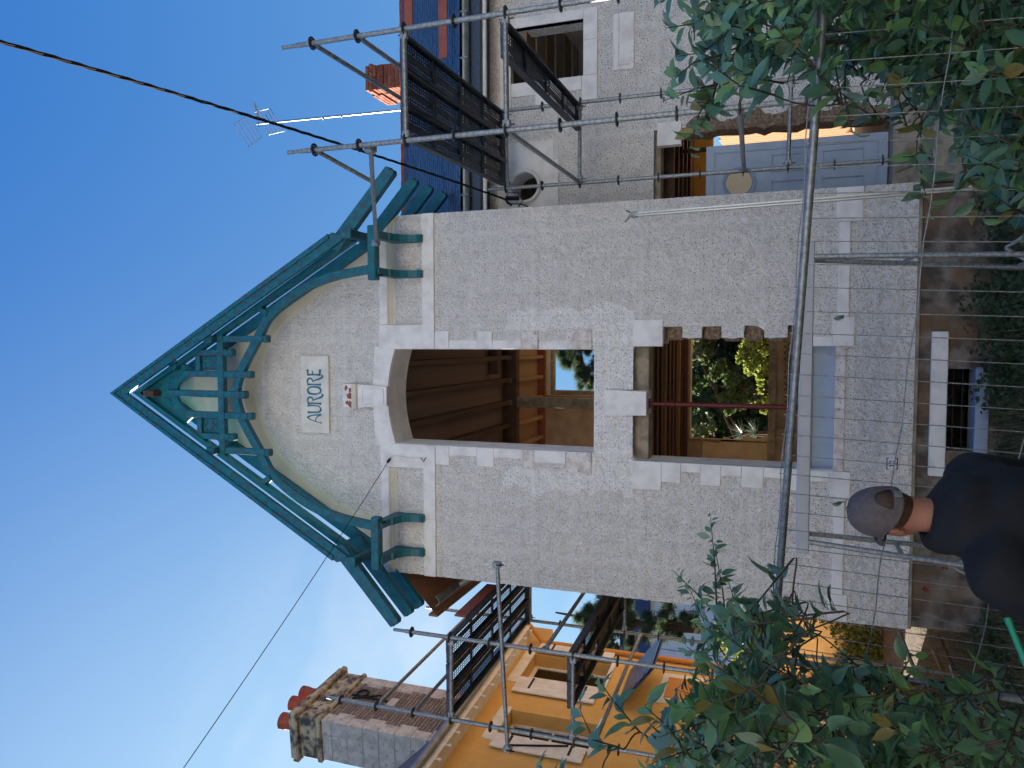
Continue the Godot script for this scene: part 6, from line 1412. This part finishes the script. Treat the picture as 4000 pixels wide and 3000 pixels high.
# ---------- the person
func nets(st: SurfaceTool, f: Callable, lo: Vector3, hi: Vector3, c: float, xf := Transform3D.IDENTITY):
	var n := Vector3i(((hi - lo) / c).ceil()) + Vector3i.ONE; var val := PackedFloat32Array(); val.resize(n.x * n.y * n.z)
	var i := 0
	for z in n.z:
		for y in n.y:
			for x in n.x:
				val[i] = f.call(lo + Vector3(x, y, z) * c); i += 1
	var sx := 1; var sy := n.x; var sz := n.x * n.y; var id := {}; var vs := PackedVector3Array(); var ns := PackedVector3Array()
	var offs := [0, sx, sy, sx + sy, sz, sx + sz, sy + sz, sx + sy + sz]
	var edges := [[0, 1], [0, 2], [0, 4], [1, 3], [1, 5], [2, 3], [2, 6], [4, 5], [4, 6], [3, 7], [5, 7], [6, 7]]
	var corner := []
	for k in 8: corner.append(Vector3(k & 1, (k >> 1) & 1, (k >> 2) & 1))
	for z in n.z - 1:
		for y in n.y - 1:
			for x in n.x - 1:
				var b := x + y * sy + z * sz; var neg := 0
				for k in 8: if val[b + offs[k]] < 0.0: neg += 1
				if neg == 0 or neg == 8: continue
				var p := Vector3.ZERO; var m := 0
				for e in edges:
					var va := val[b + offs[e[0]]]; var vb := val[b + offs[e[1]]]
					if (va < 0.0) != (vb < 0.0): p += corner[e[0]].lerp(corner[e[1]], va / (va - vb)); m += 1
				p = lo + (Vector3(x, y, z) + p / m) * c
				id[b] = vs.size(); vs.append(xf * p); var h := c * 0.6
				var g := Vector3(f.call(p + Vector3(h, 0, 0)) - f.call(p - Vector3(h, 0, 0)), f.call(p + Vector3(0, h, 0)) - f.call(p - Vector3(0, h, 0)), f.call(p + Vector3(0, 0, h)) - f.call(p - Vector3(0, 0, h)))
				ns.append((xf.basis * g).normalized())
	for b in id:
		var z: int = b / sz; var y: int = (b % sz) / sy; var x: int = b % sy
		for q in [[sx, sy, sz, y, z], [sy, sz, sx, z, x], [sz, sx, sy, x, y]]:
			if q[3] == 0 or q[4] == 0: continue
			if (val[b] < 0.0) == (val[b + q[0]] < 0.0): continue
			var ks := [b, b - q[1], b - q[1] - q[2], b - q[2]]; var ok := true
			for k in ks: if not id.has(k): ok = false
			if not ok: continue
			var P := []; var N := []
			for k in ks: P.append(vs[id[k]]); N.append(ns[id[k]])
			smooth_quad(st, P, N)
func smin(a: float, b: float, k: float) -> float:
	var h := clampf(0.5 + 0.5 * (b - a) / k, 0, 1); return lerpf(b, a, h) - k * h * (1.0 - h)
func bone(p: Vector3, a: Vector3, b: Vector3, ra: float, rb: float) -> float:
	var d := b - a; var t := clampf((p - a).dot(d) / d.length_squared(), 0, 1); return p.distance_to(a + d * t) - lerpf(ra, rb, t)
func blob(p: Vector3, c: Vector3, r: Vector3) -> float:
	var q := (p - c) / r; return (q.length() - 1.0) * min(r.x, min(r.y, r.z))
func person():
	var hc := at_depth(3446, 2003, 2.74)                  # centre of the cap
	var ps := thing("person", "person in a grey cap and dark jacket looking up at the house", "person", Vector3(hc.x + 0.02, 0, hc.z + 0.02))
	var g := gy(hc.x, hc.z); ps.position.y = g; var H := hc.y - g          # cap centre above the ground, about 1.63
	var turn := 1.02; var k := H / 1.63
	var body := Basis(Vector3.UP, turn).scaled(Vector3.ONE * k); var bx := Transform3D(body, Vector3(-0.03, -0.02, 0.0))
	# jacket: torso, shoulders, bent arms with the hands in the front pockets, stand-up collar
	var jac := func(p: Vector3) -> float:
		var q := Vector3(p.x / 1.32, p.y, p.z)
		var d := bone(q, Vector3(0, 0.84, 0.0), Vector3(0, 1.26, 0.015), 0.150, 0.150)
		d = smin(d, bone(p, Vector3(-0.165, 1.335, 0.0), Vector3(0.165, 1.335, 0.0), 0.088, 0.088), 0.09)
		d = smin(d, bone(p, Vector3(0, 1.28, 0.04), Vector3(0, 1.43, 0.02), 0.13, 0.082), 0.08)
		for s in [-1.0, 1.0]:
			var el := Vector3(s * 0.35, 1.08, -0.12)
			d = smin(d, bone(p, Vector3(s * 0.215, 1.34, 0), el, 0.098, 0.082), 0.04)
			d = smin(d, bone(p, el, Vector3(s * 0.15, 0.97, -0.25), 0.080, 0.06), 0.03)
		var cr := v2(v2(p.x + 0.0, p.z - 0.012).length() - 0.078, (p.y - 1.475 + p.z * 0.25) * 0.62).length() - 0.027
		d = smin(d, cr, 0.03)
		# hood lying in a roll round the neck, thickest at the back
		var ha := v2(p.x / 1.15, p.z - 0.02); var hr := 0.036 + 0.020 * clampf(ha.y / 0.1, -0.6, 1.0)
		d = smin(d, v2(ha.length() - 0.088, (p.y - 1.445 + p.z * 0.30) * 0.9).length() - hr, 0.025)
		# soft folds
		d += 0.0055 * sin(p.y * 34.0 + p.x * 9.0 + sin(p.x * 23.0) * 1.4) * sin(p.x * 17.0 + p.y * 6.0)
		return max(d, 0.80 - p.y)
	var st := stool(); nets(st, jac, Vector3(-0.47, 0.76, -0.36), Vector3(0.47, 1.56, 0.27), 0.017, bx); mi(ps, "jacket", st.commit(), M.jacket)
	var trs := func(p: Vector3) -> float:
		var d := 1.0
		for s in [-1.0, 1.0]:
			d = smin(d, bone(p, Vector3(s * 0.095, 0.86, 0), Vector3(s * 0.105, 0.47, -0.01), 0.095, 0.068), 0.03)
			d = smin(d, bone(p, Vector3(s * 0.105, 0.47, -0.01), Vector3(s * 0.11, 0.06, 0.01), 0.066, 0.058), 0.03)
		return d
	st = stool(); nets(st, trs, Vector3(-0.24, 0.0, -0.14), Vector3(0.24, 0.98, 0.14), 0.022, bx); mi(ps, "trousers", st.commit(), M.trousers)
	for s in [-1.0, 1.0]:
		st = stool(); nets(st, func(p): return max(smin(bone(p, Vector3(s * 0.11, 0.045, 0.03), Vector3(s * 0.13, 0.035, -0.15), 0.045, 0.04), 0.1, 0.01), 0.002 - p.y), Vector3(s * 0.12 - 0.09, -0.01, -0.22), Vector3(s * 0.12 + 0.09, 0.11, 0.1), 0.015, bx); mi(ps, "shoe", st.commit(), M.black)
	# head: turned left and tilted back; local frame looks along -z
	var hb := Basis(Vector3.UP, 0.72) * Basis(Vector3.RIGHT, 0.20) * Basis(Vector3(0, 0, 1), 0.05)
	var hx := Transform3D(hb, Vector3(-0.02, H, -0.02))
	var neck_lo := hx.affine_inverse() * (bx * Vector3(0, 1.38, 0.01))
	var skin := func(p: Vector3) -> float:
		var d := blob(p, Vector3(0, 0.0, 0.008), Vector3(0.074, 0.098, 0.094))
		d = smin(d, blob(p, Vector3(0, -0.068, -0.030), Vector3(0.060, 0.074, 0.066)), 0.03)
		d = smin(d, bone(p, Vector3(0, -0.06, 0.022), neck_lo, 0.057, 0.066), 0.03)
		d = smin(d, bone(p, Vector3(0, -0.018, -0.092), Vector3(0, -0.054, -0.110), 0.010, 0.015), 0.015)
		d = smin(d, bone(p, Vector3(-0.022, -0.086, -0.090), Vector3(0.022, -0.086, -0.090), 0.009, 0.009), 0.010)
		for s in [-1.0, 1.0]:
			var e := blob(p, Vector3(s * 0.080, -0.034, 0.016), Vector3(0.010, 0.033, 0.020)) 
			e = max(e, -blob(p, Vector3(s * 0.089, -0.030, 0.010), Vector3(0.008, 0.020, 0.010)))
			d = smin(d, e, 0.008); d = max(d, -blob(p, Vector3(s * 0.032, -0.020, -0.096), Vector3(0.016, 0.010, 0.010)))
		return d
	st = stool(); nets(st, skin, Vector3(-0.105, -0.30, -0.14), Vector3(0.105, 0.115, 0.125), 0.0062, hx); mi(ps, "head", st.commit(), M.skin)
	# cropped hair below the cap
	var hair := func(p: Vector3) -> float:
		var d := blob(p, Vector3(0, -0.004, 0.014), Vector3(0.0775, 0.101, 0.0955)); d = smin(d, bone(p, Vector3(0, -0.06, 0.040), Vector3(0, -0.125, 0.046), 0.050, 0.030), 0.02)
		d = max(d, -(p.z + 0.012 + (0.02 if p.y < -0.02 else 0.0)) )
		d = max(d, -0.122 + 0.012 * cos(p.x * 40.0) - p.y); 
		return max(d, p.y - 0.06)
	st = stool(); nets(st, hair, Vector3(-0.09, -0.15, -0.06), Vector3(0.09, 0.08, 0.12), 0.0055, hx); mi(ps, "hair", st.commit(), M.hair)
	# baseball cap: six-panel crown with the arched gap and strap at the back, curved peak
	var cap := grp(ps, "cap"); cap.transform = hx * Transform3D(Basis(Vector3.RIGHT, -0.06), Vector3(0, 0.018, 0.006))
	var crn := stool(); var nu := 120; var nv := 34
	var cp := func(u: float, v: float) -> Vector3:
		var th := u * TAU; var ph := v * PI * 0.5; var seam := 1.0 - 0.012 * pow(abs(cos(th * 3.0)), 24.0)
		var r := pow(cos(ph), 0.80) * seam; return Vector3(sin(th) * 0.090 * r, -0.018 - 0.042 * max(cos(th), 0.0) * (1.0 - v) + 0.118 * pow(sin(ph), 0.92) * (1.0 - 0.015 * (1.0 - seam) * 60.0 * 0.2), cos(th) * 0.108 * r)
	var gap := func(u: float, v: float) -> bool:
		var a: float = min(u, 1.0 - u) * TAU; return pow(a / 0.50, 2.0) + pow(v / 0.42, 2.0) < 1.0 and v > 0.10
	for j in nv:
		for i in nu:
			var u0 := float(i) / nu; var u1 := float(i + 1) / nu; var v0 := float(j) / nv; var v1 := float(j + 1) / nv
			if gap.call((u0 + u1) / 2, (v0 + v1) / 2): continue
			var P := [cp.call(u0, v0), cp.call(u1, v0), cp.call(u1, v1), cp.call(u0, v1)]; var N := []
			for q in P: N.append(Vector3(q.x / 0.0075, (q.y + 0.03) / 0.015, q.z / 0.0108).normalized())
			smooth_quad(crn, P, N)
	mi(cap, "crown", crn.commit(), M.cap_cloth)
	var tp := stool(); add_lathe(tp, [v2(0.0, 0.008), v2(0.007, 0.006), v2(0.009, 0.0)], 10, Transform3D(Basis.IDENTITY, Vector3(0, 0.100, 0))); mi(cap, "button", tp.commit(), M.cap_cloth)
	var rim := []
	for i in 15: var a := PI - PI * i / 14.0; rim.append(cp.call(fposmod(cos(a) * 0.50 / TAU, 1.0), 0.10 + 0.32 * sin(a)) * 1.008)
	wire(cap, "gap_seam", rim, 0.0028, M.cap_cloth, 6)
	for s in 2:
		var band := stool(); var prev := []
		for i in 11:
			var u := (-0.09 + 0.18 * i / 10.0); var q: Vector3 = cp.call(fposmod(u, 1.0), 0.03) * 1.006; prev.append([q, cp.call(fposmod(u, 1.0), 0.13) * 1.006])
		for i in 10: quad(band, prev[i][0], prev[i + 1][0], prev[i + 1][1], prev[i][1], Vector3(0, 0, 1))
		if s == 0: mi(cap, "strap", band.commit(), M.cap_cloth)
	box(cap, "buckle", cp.call(0.03, 0.02) + Vector3(-0.012, -0.002, 0.001), cp.call(0.03, 0.02) + Vector3(0.010, 0.022, 0.005), M.aluminium, 0.002)
	# peak
	var pk := stool(); var rows := []
	for j in 6:
		var row := []
		for i in 15:
			var a := (i / 14.0 - 0.5) * 2.15; var t := j / 5.0; var base: Vector3 = cp.call(fposmod(0.5 + a / TAU, 1.0), 0.02)
			var outv := Vector3(-0.0, 0, -1.0) * 0.068 * t * cos(a * 0.72); row.append(base + outv + Vector3(-sin(a + PI) * -0.006 * t, -0.012 * t - 0.018 * t * sin(a) * sin(a), 0))
		rows.append(row)
	for j in 5:
		for i in 14:
			quad(pk, rows[j][i], rows[j][i + 1], rows[j + 1][i + 1], rows[j + 1][i], Vector3.UP)
			var dn := Vector3(0, -0.004, 0); quad(pk, rows[j][i] + dn, rows[j][i + 1] + dn, rows[j + 1][i + 1] + dn, rows[j + 1][i] + dn, Vector3.DOWN)
	for i in 14: quad(pk, rows[5][i], rows[5][i + 1], rows[5][i + 1] + Vector3(0, -0.004, 0), rows[5][i] + Vector3(0, -0.004, 0), Vector3(0, 0, -1))
	mi(cap, "peak", pk.commit(), M.cap_cloth)
	# glasses
	var gl := grp(ps, "glasses"); gl.transform = hx
	for s in [-1.0, 1.0]:
		wire(gl, "temple", [Vector3(s * 0.066, -0.016, -0.104), Vector3(s * 0.080, -0.012, -0.06), Vector3(s * 0.083, -0.006, 0.0), Vector3(s * 0.082, -0.014, 0.022), Vector3(s * 0.081, -0.040, 0.034)], 0.0024, M.glasses, 6)
		var rp := []
		for i in 17: var a := TAU * i / 16.0; rp.append(Vector3(s * 0.034 + cos(a) * 0.027, -0.024 + sin(a) * 0.020, -0.112 + 0.10 * pow(s * 0.034 + cos(a) * 0.027, 2.0) * 10.0 * 0.1))
		wire(gl, "rim", rp, 0.0024, M.glasses, 6)
		var ls := stool(); for i in 16: tri(ls, Vector3(s * 0.034, -0.024, -0.1125), rp[i], rp[i + 1], Vector3(0, 0, -1))
		mi(gl, "lens", ls.commit(), M.lens)
	wire(gl, "bridge", [Vector3(-0.008, -0.020, -0.112), Vector3(0, -0.016, -0.1135), Vector3(0.008, -0.020, -0.112)], 0.0022, M.glasses, 6)

func white_house():
	var h := thing("white_house", "white roughcast house with a teal timber gable, a name plaque and stripped windows", "house")
	house_wall(h); facade_trim(h); roughcast_sheet(h); gable_cove(h); gable_frame(h); house_roof(h); house_inside(h); house_wing(h)

func _ready():
	setup_axes()
	make_camera()
	make_light()
	make_materials()
	print("materials ", Time.get_ticks_msec())
	ground()
	white_house()
	print("house ", Time.get_ticks_msec())
	ochre_house()
	backdrop()
	across_the_street()
	print("backdrop ", Time.get_ticks_msec())
	scaffold_right()
	scaffold_left()
	prop_and_profile()
	work_platform()
	site_fence()
	cables()
	antenna()
	bushes()
	debris()
	print("bushes ", Time.get_ticks_msec())
	person()
	print("done ", Time.get_ticks_msec())
